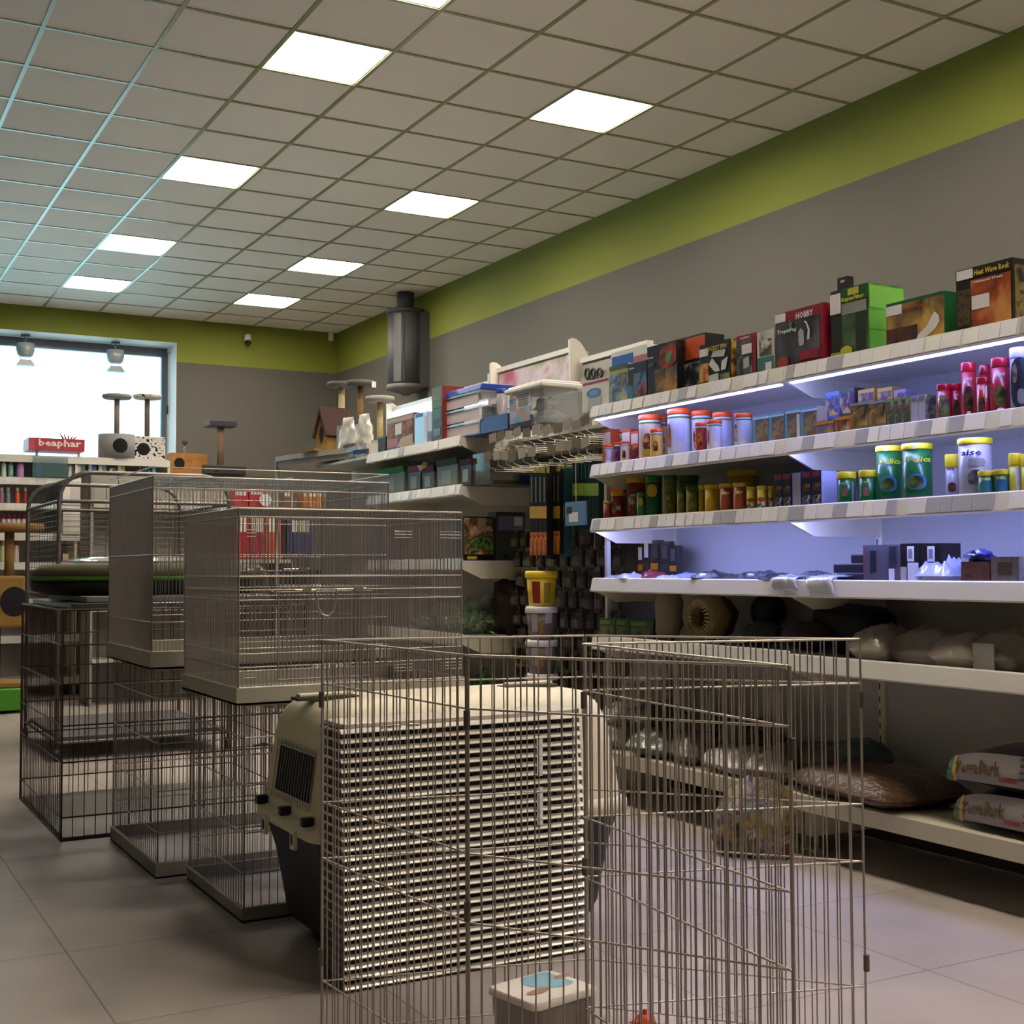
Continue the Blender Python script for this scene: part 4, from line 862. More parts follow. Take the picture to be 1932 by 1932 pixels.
# second shelf of C: plastic terrariums
g = 'plastic pet tanks on the far second shelf'
tk = [(702, 762, 887, '2a8a3a', 'green lid', 'a0b0a4'), (768, 792, 880, '8a2a7a', 'purple lid', '7a8a8c'), (794, 818, 882, '6a2a5a', 'dark purple lid', '7c8c8c'), (822, 862, 868, '3a4a40', 'dark lid', 'b0aa94'), (866, 888, 866, '3c1024', 'maroon lid', '5a4044')]
for i, (a, b, yt, c, nm, bc) in enumerate(tk):
    p0 = onx(.90, a, yt); p1 = onx(.90, b, yt); h = p0.z-ZC2; hw = p0.y-p1.y
    t = thing('pet_tank', 'plastic pet tank with a %s on the far second shelf' % nm, 'plastic tank', (.90, p0.y, ZC2+.0005), -math.pi/2, g)
    MB().prism([(.012, 0), (hw-.012, 0), (hw-.004, h*.78), (.004, h*.78)], .006, .15, 'y').build('tank', M(bc, .3, 0, .6, spec=.3), t)
    MB().prism([(0, h*.76), (hw, h*.76), (hw*.95, h*.97), (hw*.05, h*.97)], 0, .16, 'y').build('lid', M(c, .6, spec=.2), t)
    MB().path([(hw*.3, .08, h*.95), (hw*.32, .08, h*.999), (hw*.68, .08, h*.999), (hw*.7, .08, h*.95)], .003, 6).build('handle', M(c, .35), t)
    MB().box(hw*.25, hw*.7, .004, .006, h*.15, h*.6).build('label', M('8c948c', .4), t)
tag(MB().blob((0, 0, 0), .05, .06, .022, jit=.7, seed=3).build('cream_bag', M('d8d0a8', .4), None, (.93, onx(.93, 805, 882).y, onx(.93, 805, 878).z-.012)), 'small cream crumpled bag lying on the purple pet tank', 'bag')
q = onx(1.2, 960, 900)
t = thing('pet_tank', 'large dark clear tank behind the shelf end under the hooks', 'plastic tank', (.92, onx(.92, 892, 900).y, ZC2+.0005), -math.pi/2, g)
MB().box(0, .20, .0, .30, 0, .17).build('tank', M('6a6c60', .12, 0, .5, coat=.5), t); MB().box(.14, .20, .18, .26, .0, .05).build('blue_dish', M('1c3a6a', .35), t); MB().box(.0, .20, .02, .28, .002, .02).build('substrate', M('4a4030', .8), t)
# third shelf of C : two picture boxes facing the camera (-y)
def facebox(name, label, px0, px1, y_, z, h, d, mat, deco, group):
    p0 = ony(y_, px0, 1050); p1 = ony(y_, px1, 1050); w_ = p1.x-p0.x
    t = thing(name, label, 'box', (p0.x, y_, z+.0005), 0, group)
    MB().box(0, w_, 0, d, 0, h).build('carton', mat, t)
    for i, (nm, u0, u1, v0, v1, m) in enumerate(deco): MB().box(u0*w_, u1*w_, -.0008-.0005*i, 0, v0*h, v1*h).build(nm, m, t)
    return t
g = 'picture boxes on the far third shelf'
hC = ony(-.25, 900, 975).z-ZC3
facebox('terrarium_box', 'dark box with green plant and brown rock picture below the hooks', 876, 931, -.25, ZC3, hC, .10, M('15110d', .35), [('picture', .0, 1, .14, .97, PIC(('15110d', '6a9a4a', '3a2818', '9a6a4a', 'c8a080'), 16)), ('label', .1, .42, .03, .10, M('a8a01c', .4)), ('picture', .46, .74, .66, .98, M('a98a6c', .4))], g)
facebox('terrarium_box', 'dark box with grey-blue label and green lizard picture below the hooks', 936, 991, -.25, ZC3, hC*1.12, .10, M('4a4640', .35), [('picture', .06, .96, .04, .92, PIC(('1c1a14', '4a463a', '34443a', '5a6250'), 10)), ('label', .08, .94, .62, .92, M('7a80a0', .35)), ('sticker', .62, .9, .72, .90, STICK)], g)
# fourth shelf of C: plants in plastic
def leafy(name, label, loc, n, L, mats, seed, up_=.4):
    rnd = random.Random(seed); mb = MB()
    for i in range(n):
        a = rnd.uniform(0, 2*math.pi); e = rnd.uniform(up_-.5, up_+.5); d = Vector((math.cos(a)*math.cos(e)*.8, math.sin(a)*math.cos(e)*.8, math.sin(e)))
        b = Vector((rnd.uniform(-.12, .12), rnd.uniform(-.14, .14), rnd.uniform(0, .06))); l = L*rnd.uniform(.5, 1)
        s_ = d.cross(Vector((0, 0, 1))).normalized()*l*.09
        tip = b+d*l-Vector((0, 0, l*.25)); midp = b+d*l*.55
        mb.add([b, midp+s_, tip, midp-s_], [(0, 1, 2, 3)], rnd.randrange(len(mats)))
    for i in range(len(mb.v)): mb.v[i] = (mb.v[i][0], mb.v[i][1], max(.002, mb.v[i][2]))
    return mb
t = thing('artificial_plant', 'green artificial plant in clear wrap at the end of the far low shelf', 'artificial plant', (1.09, -.05, ZC4))
leafy('', '', None, 160, .22, [0, 1, 2], 3).build('foliage', [M('3c7a2a', .4), M('7aac4a', .4), M('b8d890', .3)], t)
MB().pillow(.36, .38, .19, seed=2, wr=.6).build('clear_wrap', M('b9c8b8', .08, 0, .22, coat=1), t)
t = thing('artificial_plant', 'green artificial plant in clear wrap behind the grey cage', 'artificial plant', (1.09, .38, ZC4))
leafy('', '', None, 130, .2, [0, 1, 2], 5).build('foliage', [M('3c7a2a', .4), M('6a9c4a', .4), M('a8c888', .3)], t)
MB().pillow(.36, .34, .17, seed=7, wr=.6).build('clear_wrap', M('b9c8b8', .08, 0, .25, coat=1), t)
t = thing('artificial_plant', 'trailing green grass plant hanging below the far low shelf', 'artificial plant', (.93, -.22, .225))
leafy('', '', None, 130, .34, [0, 1], 9, 1.0).build('foliage', [M('2f6a24', .5), M('4f8a3a', .5)], t)
rock('cork_bark', 'brown cork bark piece standing beside the bucket stack', 'bark', 965, ZC4, 1.2, .09, .12, .15, M('2e2016', .8, bump=.8, bscale=30), 12, .7, .4)
rock('cork_bark', 'dark wood piece at the back of the far low shelf', 'bark', 925, ZC4, 1.22, .07, .12, .09, M('1d1812', .8, bump=.8, bscale=30), 13, .8, .4)
g = 'bags on the far base shelf'
for i in range(3): sack('bedding_bag', 'dim bedding bag on the far base shelf, %s from the left' % T(2-i, 0), 0, 1300, .226, 1.05, .4, .3, .14, 1.5, M('4a443a', .4, var=.4, scale=15), 60+i, g, y=0.0+.38*i)

# ================================================================== header boards behind (second row of shelving)
HX = 1.9
def header(label, ya, yb, z0, z1, face, capl=True, capr=True, glow=False):
    t = thing('header_sign', label, 'header sign', (0, 0, 0))
    MB().prism([(HX, z0), (HX+.02, z0), (HX+.05, z1), (HX+.03, z1)], yb, ya, 'y').build('panel', face, t)
    MB().prism([(HX+.015, z1-.004), (HX+.06, z1-.004), (HX+.06, z1+.028), (HX+.015, z1+.028)], yb-.01, ya+.01, 'y').build('top_rail', SHELF, t)
    for y, on in ((ya+.01, capl), (yb-.03, capr)):
        if not on: continue
        pts = [(HX-.03, z0-.02)]+[(HX+.02+.16*math.sin(a)*(.6 if a < 0 else 1)-.03, z0-.02+(z1-z0+.09)*math.cos(a)) for a in [-.25+.2*k for k in range(10)] if math.cos(a) > .0]+[(HX+.16, z0-.02)]
        MB().prism(pts, y, y+.02, 'y').build('end_cap', M('d2cfc4', .4), t)
    MB().box(HX+.08, HX+.12, yb, ya, .0, z1).build('rear_shelving', M('a9a69c', .5), t)
    return t
header('header sign with a red and pink picture above the clear crate', 1.23, .22, 2.10, 2.40, PIC(('a02c44', 'a8607a', 'c8bcc8', '8a8a5c'), 1.6))
h3 = header('grey header board with dark lettering behind the top shelf boxes', .14, -.56, 2.10, 2.31, M('8b8880', .45), False, False)
mb = MB()
for k, (a, b) in enumerate(((1104, 1112), (1115, 1123), (1126, 1136))):
    pa = onx(HX, a, 706); pb = onx(HX, b, 706)
    for j in range(12):
        an0, an1 = math.radians(30*j), math.radians(30*(j+1)); cy = (pa.y+pb.y)/2; r0 = (pa.y-pb.y)/2
        mb.tube((HX+.0, cy+r0*math.cos(an0), pa.z-.0+.03*math.sin(an0)), (HX+.0, cy+r0*math.cos(an1), pa.z+.03*math.sin(an1)), .008, 5)
mb.build('lettering', M('2a2826', .5), h3)
hl = header('glowing white light box sign behind the silver pouches and clear tanks', 3.04, 1.30, 2.06, 2.33, M('f4f8ff', .5, emit=2.2))

# ================================================================== unit D (rounded end shelves with cat houses)
ud = thing('corner_shelf', 'grey rounded corner shelf with cat houses on it, left of the silver pouches', 'shelf', (0, 0, 0))
poly = [(.88, 1.09), (.885, 1.47), (.80, 1.78), (.72, 2.1), (.69, 2.34), (.74, 2.5), (1.34, 2.5), (1.34, 1.09)]
MB().prism(poly, 1.815, 1.85, 'z').prism([(a*.995+.02 if a < 1 else a, b) for a, b in poly], 1.78, 1.815, 'z').build('shelf', M('a5a39c', .45), ud)
MB().prism(poly, 1.40, 1.425, 'z').prism(poly, .9, .925, 'z').prism(poly, .15, .2, 'z').build('lower_shelf', M('a5a39c', .45), ud)
MB().box(1.34, 1.36, 1.09, 2.5, 0, 1.95).build('back_panel', M('a9a69c', .5), ud)
mb = MB().tube((.72, 2.40, 0), (.72, 2.40, 1.83), .015, 10); mb.build('post', M('b9b6aa', .4), ud)
# silver pouches
def pouch(label, px, xf, zt, wpx, seed, zb=1.764, tilt=0):
    q = onx(xf, px, 840); w_ = 1.35*wpx*depth(q)/FOC; h = zt-zb
    t = thing('silver_pouch', label, 'pouch', (xf, q.y, zb+.001), -math.pi/2+.3+tilt, 'silver pouches on the far top shelf')
    mb = MB(); vs_ = []; nu, nv = 14, 18
    for sd in (0, 1):
        for j in range(nv+1):
            for i in range(nu+1):
                u, v = -1+2*i/nu, j/nv
                e = max(0, 1-abs(u)**3)**.5*max(0, 1-v)**.5*(.5+.5*min(1, v*5)); nr = .5 if v < .72 else .5-.15*min(1, (v-.72)/.1)
                th = .045*e*(1+.7*noise.noise(Vector((u*3+seed, v*6, sd*3))))*(1 if sd else -1)
                vs_.append((u*w_*nr*(1+.06*noise.noise(Vector((v*7, seed, 2))))+.012*v*math.sin(seed), th, v*h))
    N = (nu+1)*(nv+1); fs_ = []
    for sd in (0, 1):
        for j in range(nv):
            for i in range(nu):
                a = sd*N+j*(nu+1)+i; qd = (a, a+1, a+nu+2, a+nu+1); fs_.append(qd if not sd else qd[::-1])
    mb.add(vs_, fs_, 0, True); mb.build('foil', FOIL, t)
    MB().box(-w_*.42, w_*.4, -.046, -.044, h*.07, h*.17).build('blue_stripe', M('31588c', .3), t)
pouch('left one of two silver foil pouches on the far top shelf', 655, .93, onx(.93, 655, 788).z, 34, 2)
pouch('right one of two silver foil pouches, bent at its top', 688, .91, onx(.91, 688, 781).z, 32, 6)
pouch_support = tag(MB().box(.86, 1.1, 1.055, 1.95, 1.745, 1.763).build('wall_board', M('b4b4ac', .4), None), 'narrow grey board under the silver pouches', 'shelf')
# cat houses and scratching posts on D
q = onx(.86, 605, 850)
t = thing('cat_house', 'brown pitched-roof cat house with an oval yellow door on the corner shelf', 'cat house', (.86, 1.86, 1.851), -1.45)
MB().prism([(-.085, 0), (.085, 0), (.085, .14), (0, .30), (-.085, .14)], .0, .22, 'y').build('body', M('9a7a3c', .85), t)
MB().prism([(-.11, .11), (-.09, .10), (0, .285), (.09, .10), (.11, .11), (0, .32)], -.02, .24, 'y').build('roof', M('3a2018', .85, bump=.4), t)
MB().add([(.032*math.cos(k*.3927), -.002, .12+.06*math.sin(k*.3927)) for k in range(16)], [tuple(range(16))]).build('door_hole', M('0d0a08', .9), t)
MB().box(-.085, .085, -.10, .0, 0, .016).build('porch', M('8a6a3c', .85), t)
t = thing('cat_house', 'pale lilac cube cat house with a round hole on the corner shelf', 'cat house', (.93, 1.62, 1.851), -1.3)
MB().box(-.08, .08, 0, .16, 0, .17).build('body', M('9a98a6', .85, var=.2, scale=30), t); MB().add([(.045*math.cos(k*.3927), -.002, .085+.055*math.sin(k*.3927)) for k in range(16)], [tuple(range(16))]).build('door_hole', M('0d0a0c', .9), t)
def cat_post(name, label, x, y, z0, zt, rtop, rpost, mt, mp, house=None, group=None, square=False, segs=()):
    t = thing(name, label, 'cat tree', (x, y, z0), 0, group)
    zb = 0
    if house:
        kind, hr, hh_, hm, spots = house; zb = hh_
        if kind == 'cyl': MB().lathe([(hr, 0), (hr, hh_), (hr*.3, hh_+.001)], 32).build('house', hm, t)
        else: MB().box(-hr, hr, -hr*.8, hr*.8, 0, hh_).build('house', hm, t, bevel=.01)
        fy = -hr-.002 if kind == 'cyl' else -hr*.8-.002
        mbh = MB(); K = 20; rr = hh_*.30; ox = hr*.0
        if kind == 'cyl':
            def pc_(f, k): x = f*rr*math.cos(6.2832*k/K); return (x, -math.sqrt((hr+.004)**2-x*x), hh_*.5+f*rr*math.sin(6.2832*k/K))
            vs_ = [pc_(0, 0)]+[pc_(f, k) for f in (.33, .66, 1) for k in range(K)]
            mbh.add(vs_, [(0, 1+k, 1+(k+1) % K) for k in range(K)]+[(1+j*K+k, 1+(j+1)*K+k, 1+(j+1)*K+(k+1) % K, 1+j*K+(k+1) % K) for j in (0, 1) for k in range(K)]).build('door_hole', M('0b0b0c', .9), t)
        else: vs_ = [(-hr*.4+rr*.9*math.cos(6.2832*k/K), fy, hh_*.45+rr*.9*math.sin(6.2832*k/K)) for k in range(K)]
        if kind != 'cyl': MB().add(vs_, [tuple(range(K))]).build('door_hole', M('0b0b0c', .9), t)
    else: MB().box(-.09, .09, -.09, .09, 0, .02).build('base', mt, t)
    MB().lathe([(rpost, zb), (rpost, zt-.03)], 16).build('post', mp, t)
    if square: MB().box(-rtop, rtop, -rtop*.8, rtop*.8, zt-.055, zt).build('platform', mt, t, bevel=.008)
    else: MB().lathe([(rtop*.9, zt-.035), (rtop, zt-.02), (rtop*.97, zt), (rtop*.5, zt+.006)], 28).build('platform', mt, t)
    return t
SIS = M('b8a878', .85, bump=.8, bscale=120); SIS2 = M('7a5c38', .85, bump=.8, bscale=120)
g = 'round cat perches on the corner shelf'
for lab, a, b, yt, yc, mp in (('left one of the three round cat perches on posts, behind the other tall one', 617, 672, 722, 2.36, SIS), ('middle round cat perch on a brown post with a small white tag', 654, 706, 719, 1.42, SIS2), ('right and lowest of the three round cat perches, on a pale post', 689, 745, 749, 1.20, SIS)):
    q = ony(yc, (a+b)/2, yt); r = (b-a)/2*depth(q)/FOC
    t = cat_post('cat_perch', lab, q.x, yc, 1.851, q.z-1.851, r, r*.22, M('5c5a58' if mp is not SIS or yc > 2 else '94928c', .95, bump=.4), mp, group=g)
    if mp is SIS2: MB().box(r*.5, r*.5+.03, -r*.95, -r*.95+.002, q.z-1.851-.05, q.z-1.851-.01).build('price_card', STICK, t)

# ================================================================== window side shelving (W), facing the camera
def wshelf_unit():
    u = thing('shelving_unit', 'white shelving unit with bottles in front of the shop window', 'shelving unit', (0, 0, 0))
    Y = 4.6; xl, xr_ = -3.2, .47
    mb = MB()
    MB().box(xl, xr_, Y+.36, Y+.38, 0, 2.0).build('back_panel', M('9a968e', .5), u)
    for z in (1.985, 1.80, 1.585, 1.34, 1.10, .8, .5, .15):
        xr2 = xr_ if z > 1.7 else .62
        s_ = MB().box(xl, xr2, Y, Y+.36, z-.02, z).box(xl, xr2, Y-.012, Y, z-.055, z+.006).build('shelf', SHELF, u)
        if z < 1.9 and z > 1.3:
            rnd = random.Random(int(z*100)); x = xl+1.2
            while x < xr2-.1:
                wd = rnd.choice((.05, .06, .08))
                if rnd.random() < .8 and x > -1.4: MB().box(x, x+wd-.004, Y-.014, Y-.0118, z-.045, z-.002).build('price_tag', rnd.choice(PTAG[:2]), s_)
                x += wd+.003
    for x in (xl, -1.0, -.3, xr_): MB().box(x, x+.02, Y+.0, Y+.36, 0, 1.985).build('divider', SHELFD, u)
    return u
wshelf_unit()
YW = 4.6
def bottle(name, label, px0, px1, ytop, z, body, cap, shape, Y, group, cat='bottle'):
    pc = (px0+px1)/2; q = ony(Y, pc, ytop); r = (px1-px0)/2*depth(q)/FOC; h = max(.03, q.z-z)
    t = thing(name, label, cat, (q.x, Y, z+.0005), 0, group)
    if shape == 'pump':
        MB().lathe([(r*.95, 0), (r, h*.02), (r, h*.58), (r*.75, h*.66), (r*.3, h*.70)], 16).build('body', body, t)
        MB().lathe([(r*.34, h*.68), (r*.34, h*.80), (r*.12, h*.82), (r*.12, h)], 12).box(-r*.6, r*.15, -r*.12, r*.12, h*.93, h).build('pump_head', cap, t)
    elif shape == 'cap':
        MB().lathe([(r*.95, 0), (r, h*.02), (r, h*.70), (r*.7, h*.76)], 16).build('body', body, t)
        MB().lathe([(r*.7, h*.74), (r*.72, h*.97), (r*.5, h)], 14).build('cap', cap, t)
    elif shape == 'cone':
        MB().lathe([(r*.95, 0), (r, h*.05), (r, h*.55), (r*.4, h*.75)], 16).build('body', body, t)
        MB().lathe([(r*.45, h*.70), (r*.12, h)], 12).build('cap', cap, t)
    else:
        MB().box(-r, r, -r*.6, r*.6, 0, h).build('carton', body, t); MB().box(-r*.2, r*.98, -r*.62, -r*.6, h*.05, h*.95).build('label', cap, t)
    return t
g = 'bottles on the upper window-side shelf'
MW = M('d8d8d8', .4)
for i, (a, b, yt, c, s_, lab) in enumerate([(3, 12, 862, 'c9d8d0', 'pump', 'white and teal pump bottle, left of the pair on the window-side shelf'), (16, 25, 863, '7fb8a8', 'pump', 'white and teal pump bottle, right of the pair on the window-side shelf'), (32, 45, 861, 'c090d0', 'pump', 'lilac pump bottle on the window-side shelf'), (66, 77, 866, '1f56b0', 'cap', 'dark blue bottle under the red sign'),
    (129, 143, 864, '5a70a8', 'box', 'blue-grey carton right of the red sign'), (146, 160, 864, '6f8c90', 'box', 'grey-green carton right of the blue-grey one'), (167, 181, 869, '2f66c0', 'box', 'bright blue and white carton under the grey cat house'), (186, 200, 878, '4fa888', 'box', 'small green and white carton under the grey cat house'), (207, 218, 884, '4a6a64', 'box', 'small dark carton under the grey cat house'), (222, 235, 879, 'c8c43c', 'box', 'small yellow and white carton under the spotted cat house'),
    (260, 268, 878, 'c03038', 'cone', 'tiny white and red dropper bottle under the spotted cat house'), (272, 277, 876, '1c7a78', 'cap', 'thin teal bottle at the end of the upper window-side shelf'), (278, 284, 876, '1c7a78', 'cap', 'second thin teal bottle at the end of the upper window-side shelf'), (286, 294, 872, '8fe0ea', 'cap', 'pale cyan bottle at the end of the upper window-side shelf')]):
    bottle('carton' if s_ == 'box' else 'bottle', lab, a, b, yt, 1.80, M('e0ded2', .4) if s_ == 'box' else M(c, .35), M(c, .35) if s_ == 'box' else MW, s_, 4.66, g, 'carton' if s_ == 'box' else 'bottle')
g = 'slim bottles on the middle window-side shelf'
for i, (a, b, c, lab) in enumerate([(0, 7, 'a07090', 'mauve'), (12, 19, '6a8a9a', 'grey-blue'), (29, 37, 'd0501c', 'orange'), (45, 51, 'a0302c', 'red')]):
    bottle('bottle', 'slim %s bottle on the shelf below the pump bottles' % lab, a, b, 920, 1.585, M(c, .35), MW, 'cap', 4.66, g)
g = 'red-capped round bottles on the lower window-side shelf'
for i in range(5): bottle('bottle', 'round pale bottle with dark red cap, %s from the left by the window' % T(i, 0), 2+9.5*i, 11+9.5*i, 970, 1.34, M('b090a8' if i == 0 else 'c0b8b8', .35), M('8a1c3c', .4), 'cap', 4.66, g)
for i, (a, b, c) in enumerate([(0, 12, 'b8c08a'), (25, 36, 'c8bcb0')]): bottle('jar', ['pale green jar at the left edge on the low window-side shelf', 'cream jar with a red cap on the low window-side shelf'][i], a, b, 1018, 1.10, M(c, .35), M('a02c34' if i else 'c8ccb0', .4), 'cap', 4.66, 'jars on the low window-side shelf', 'jar')
g = 'white packs on the window-side shelves seen through the cages'
for r_, (yt, z) in enumerate(((906, 1.585), (960, 1.34))):
    for i in range(7):
        a = 118+37*i
        bottle('carton', 'white pack, %s from the left on the %s shelf behind the rolling cage' % (ORD[i], ['upper', 'lower'][r_]), a, a+33, yt+(i*5) % 7, z, M(['efede6', 'e0dcd8', 'efece4'][(i+r_) % 3], .5), M(['cfcac4', 'e9e4dc', 'b8a8c0', 'd0c4b0'][(i*3+r_) % 4], .5), 'box', 4.62, g, 'carton')
# beaphar header sign on the shelf top
Ys = 4.58; a0 = ony(Ys, 66, 842); a1 = ony(Ys, 160, 845); zb_ = ony(Ys, 100, 850).z; zt_ = ony(Ys, 100, 827).z
t = thing('brand_sign', 'red brand sign with white lettering on the window-side shelving', 'sign', (0, 0, 0))
MB().box(a0.x, a1.x, Ys, Ys+.30, zb_, zt_).build('board', M('b02438', .45), t)
MB().box(a0.x-.05, a0.x-.0005, Ys+.0, Ys+.30, zb_, zt_).build('end_panel', M('c04450', .45), t)
lettering('beaphar', (a1.x-a0.x)*.86, (zt_-zb_)*.74, lambda a, b: ((a0.x+a1.x)/2+a, Ys-.003, (zb_+zt_)/2+b+.005), M('f2e6e2', .4), t)
mb = MB()
for k in range(5): mb.tube((a1.x-.17+.02*k, Ys+.02, zt_), (a1.x-.2+.035*k, Ys+.02, zt_+.05-.006*k), .009, 6, r1=.003)
mb.build('emblem', M('b02438', .45), t)
for x in (a0.x+.02, a1.x-.04): MB().box(x, x+.02, Ys+.1, Ys+.12, 1.99, zb_).build('support', MW, t)
MB().box(a0.x-.02, a0.x+.26, Ys-.02, Ys-.015, 1.81, 1.98).build('clear_panel', M('6a9094', .1, 0, .35), t)
# cat houses / trees on the shelving top
DALM = PIC(('d2d0ca', 'cfcdc8', 'cfcdc8', 'd2d0ca', '1c1a1a'), 38, .9, 1., True)
q0 = ony(4.68, 187, 862); q1 = ony(4.68, 256, 862); r = (q1.x-q0.x)/2
cat_post('cat_tree', 'grey cylinder cat house with a post and round perch before the window', (q0.x+q1.x)/2, 4.72, 1.992, ony(4.72, 220, 745).z-1.992, .125, .023, M('8f9294', .95), M('8a7c72', .9), ('cyl', r, .21, M('8f8f8e', .95), None), 'cat trees before the window')
q0 = ony(4.6, 255, 862); q1 = ony(4.6, 317, 862); r = (q1.x-q0.x)/2
cat_post('cat_tree', 'black-spotted white cat house with a post and perch at the window edge', (q0.x+q1.x)/2-.0, 4.78, 1.992, ony(4.78, 285, 746).z-1.992, .125, .023, DALM, M('6a6258', .9), ('box', r*.97, .205, DALM, None), 'cat trees before the window')
# tan cat house and grey cat tree beside
q0 = ony(5.1, 323, 886); q1 = ony(5.1, 391, 886)
cx = (q0.x+q1.x)/2
cab = thing('display_plinth', 'dark low plinth cabinet carrying the tan cat house by the window', 'plinth', (cx+.25, 5.25, 0)); MB().box(-.55, .62, -.16, .25, 0, 1.90).build('cabinet', M('4a4642', .7), cab); MB().box(-.56, .63, -.17, .26, 1.90, 1.915).build('top', M('57524c', .7), cab)
zc = 1.916; zt_ = ony(5.1, 350, 855).z
t = thing('cat_house', 'tan box cat house with a round hole and a small toy on a spring', 'cat house', (cx, 5.1, zc), 0)
hwid = (q1.x-q0.x)/2; hh_ = zt_-zc
MB().box(-hwid, hwid, 0, .3, 0, hh_).build('body', M('a8743c', .9, var=.2, scale=12), t)
MB().add([(-hwid*.55+.048*math.cos(k*.314), -.002, hh_*.5+.05*math.sin(k*.314)) for k in range(20)], [tuple(range(20))]).build('door_hole', M('160c0a', .9), t)
MB().path([(-hwid*.1+.012*math.sin(k), .1, hh_+.01*k) for k in range(8)], .003, 5).build('spring', STEEL, t); MB().blob((-hwid*.1, .1, hh_+.11), .026, .026, .03).build('toy', M('4a3c28', .9), t)
q = ony(5.15, 419, 800); r = (447-392)/2*depth(q)/FOC
t = cat_post('cat_tree', 'dark grey cat tree with a square perch right of the tan cat house', q.x, 5.2, zc, q.z-zc+.03, r*.95, .034, M('45424a', .95), M('8a6f5a', .9), ('box', .20, .085, M('3a3638', .95), None), 'cat trees before the window', True)

# floor cat tree, far left
cx = ony(3.4, 10, 1345).x
t = thing('cat_tree', 'tan cat tree on a bright green platform at the left edge', 'cat tree', (-1.05, 3.4, 0))
TAN = M('8a6a34', .95, bump=.4, bscale=80)
MB().box(-.45, .215, 0, .5, .02, .18).build('green_platform', M('3f8a1c', .5), t, bevel=.01)
MB().box(-.4, .19, .05, .45, .181, .22).build('base', TAN, t, bevel=.008)
MB().lathe([(.05, .22), (.05, .62)], 18, (0, .25, 0)).build('post', M('9a7a44', .9, bump=.8, bscale=120), t)
MB().lathe([(.035, 1.0), (.035, 1.33)], 14, (.12, .3, 0)).build('post', M('9a7a44', .9, bump=.8, bscale=120), t)
MB().box(-.4, .21, .08, .45, .62, 1.0).build('cat_house', TAN, t, bevel=.02)
MB().add([(.13+.10*math.cos(k*.314), .078, .81+.11*math.sin(k*.314)) for k in range(20)], [tuple(range(20))]).build('door_hole', M('0b0910', .9), t)
MB().lathe([(.2, 1.33), (.23, 1.35), (.22, 1.39)], 24, (.14, .3, 0)).build('perch', TAN, t)
g = 'dark goods on the low shelf at the left edge'
tag(MB().box(-1.6, -.93, 4.2, 4.5, .98, 1.09).build('storage_box', M('6a5434', .6), None), 'brown box on the dark trunk behind the tan cat tree', 'box')
tag(MB().box(-1.6, -.92, 4.2, 4.5, 0, .979).build('dark_trunk', M('15121c', .5), None), 'dark trunk behind the tan cat tree', 'trunk')

# ================================================================== goods seen through the cages (unit F)
uf = thing('shelving_unit', 'grey shelving unit behind the grey bird cages with red and blue goods', 'shelving unit', (0, 0, 0))
YF = 3.6
MB().box(-.35, 1.25, YF+.4, YF+.42, 0, 1.80).build('back_panel', M('8c897f', .5), uf)
for z in (1.55, 1.12, .75, .35): MB().box(-.35, 1.25, YF, YF+.4, z-.03, z).build('shelf', M('b4b0a2', .4), uf)
for x in (-.36, 1.24): MB().box(x, x+.02, YF, YF+.4, 0, 1.80).build('side', M('8c897f', .5), uf)
def fbox(name, label, px0, px1, y0_, y1_, mat, Y=YF, d=.12, cat='box', group='goods behind the cages', z=None):
    a = ony(Y, px0, y1_); b = ony(Y, px1, y1_); zt = ony(Y, px0, y0_).z; z0 = a.z if z is None else z
    t = thing(name, label, cat, (a.x, Y, z0+.0005), 0, group)
    MB().box(0, b.x-a.x, 0, d, 0, zt-z0).build('carton', mat, t)
    MB().box((b.x-a.x)*.12, (b.x-a.x)*.88, -.0012, 0, (zt-z0)*.55, (zt-z0)*.85).build('label', M('c9c2b4', .5), t); return t
fbox('red_box', 'red pack behind the grey cages, with a white label', 441, 468, 918, 940, M('b0141c', .4), z=1.552)
fbox('red_bag', 'taller bright red pack behind the grey cages', 470, 500, 915, 950, M('b8101c', .4), z=1.552)
q = ony(YF-.02, 500, 930); tag(MB().lathe([(.05, 0), (.05, .012)], 20).build('white_disc', MW, None), 'white round disc toy behind the grey cages', 'toy').location = (q.x, YF-.02, 1.66)
for o_ in [o for o in COL.objects if o.name.startswith('white_disc')]: o_.rotation_euler = (math.pi/2, 0, 0); o_.location.z = 1.604
for i, (a, b, c) in enumerate([(535, 548, '6a4a34'), (572, 580, 'a8622c'), (581, 589, 'b0702c'), (590, 598, '9a5428'), (599, 607, 'b8782c'), (608, 616, 'a8842c')]):
    fbox('snack_pack', 'brown and orange snack pack, %s from the left behind the cages' % T(i, 0), a, b, 920, 940, M(c, .4), z=1.552)
for i, (a, b) in enumerate([(442, 470), (472, 500), (502, 530)]): fbox('red_bag', 'red food bag on the middle shelf behind the cages, %s from the left' % T(i, 0), a, b, 962, 1005, M(['a8141c', '9a1820', 'b04a2c'][i], .4), z=1.122)
fbox('blue_bag', 'blue bag behind the grey cages', 545, 590, 962, 1010, M('1c2a5c', .4), z=1.122)
t = thing('dog_bowl', 'dark blue plastic dish on a white base behind the cages', 'bowl', (ony(2.9, 567, 1080).x, 2.9, .90), 0)
MB().lathe([(.12, 0), (.26, .12), (.28, .13)], 26).build('dish', M('1b2550', .35), t)
tag(MB().lathe([(.3, 0), (.3, .04)], 26).lathe([(.1, .04), (.1, .898)], 16).build('display_stand', M('a9a498', .5), None, (t.location.x, 2.9, 0)), 'white stand under the dark blue dish', 'stand')

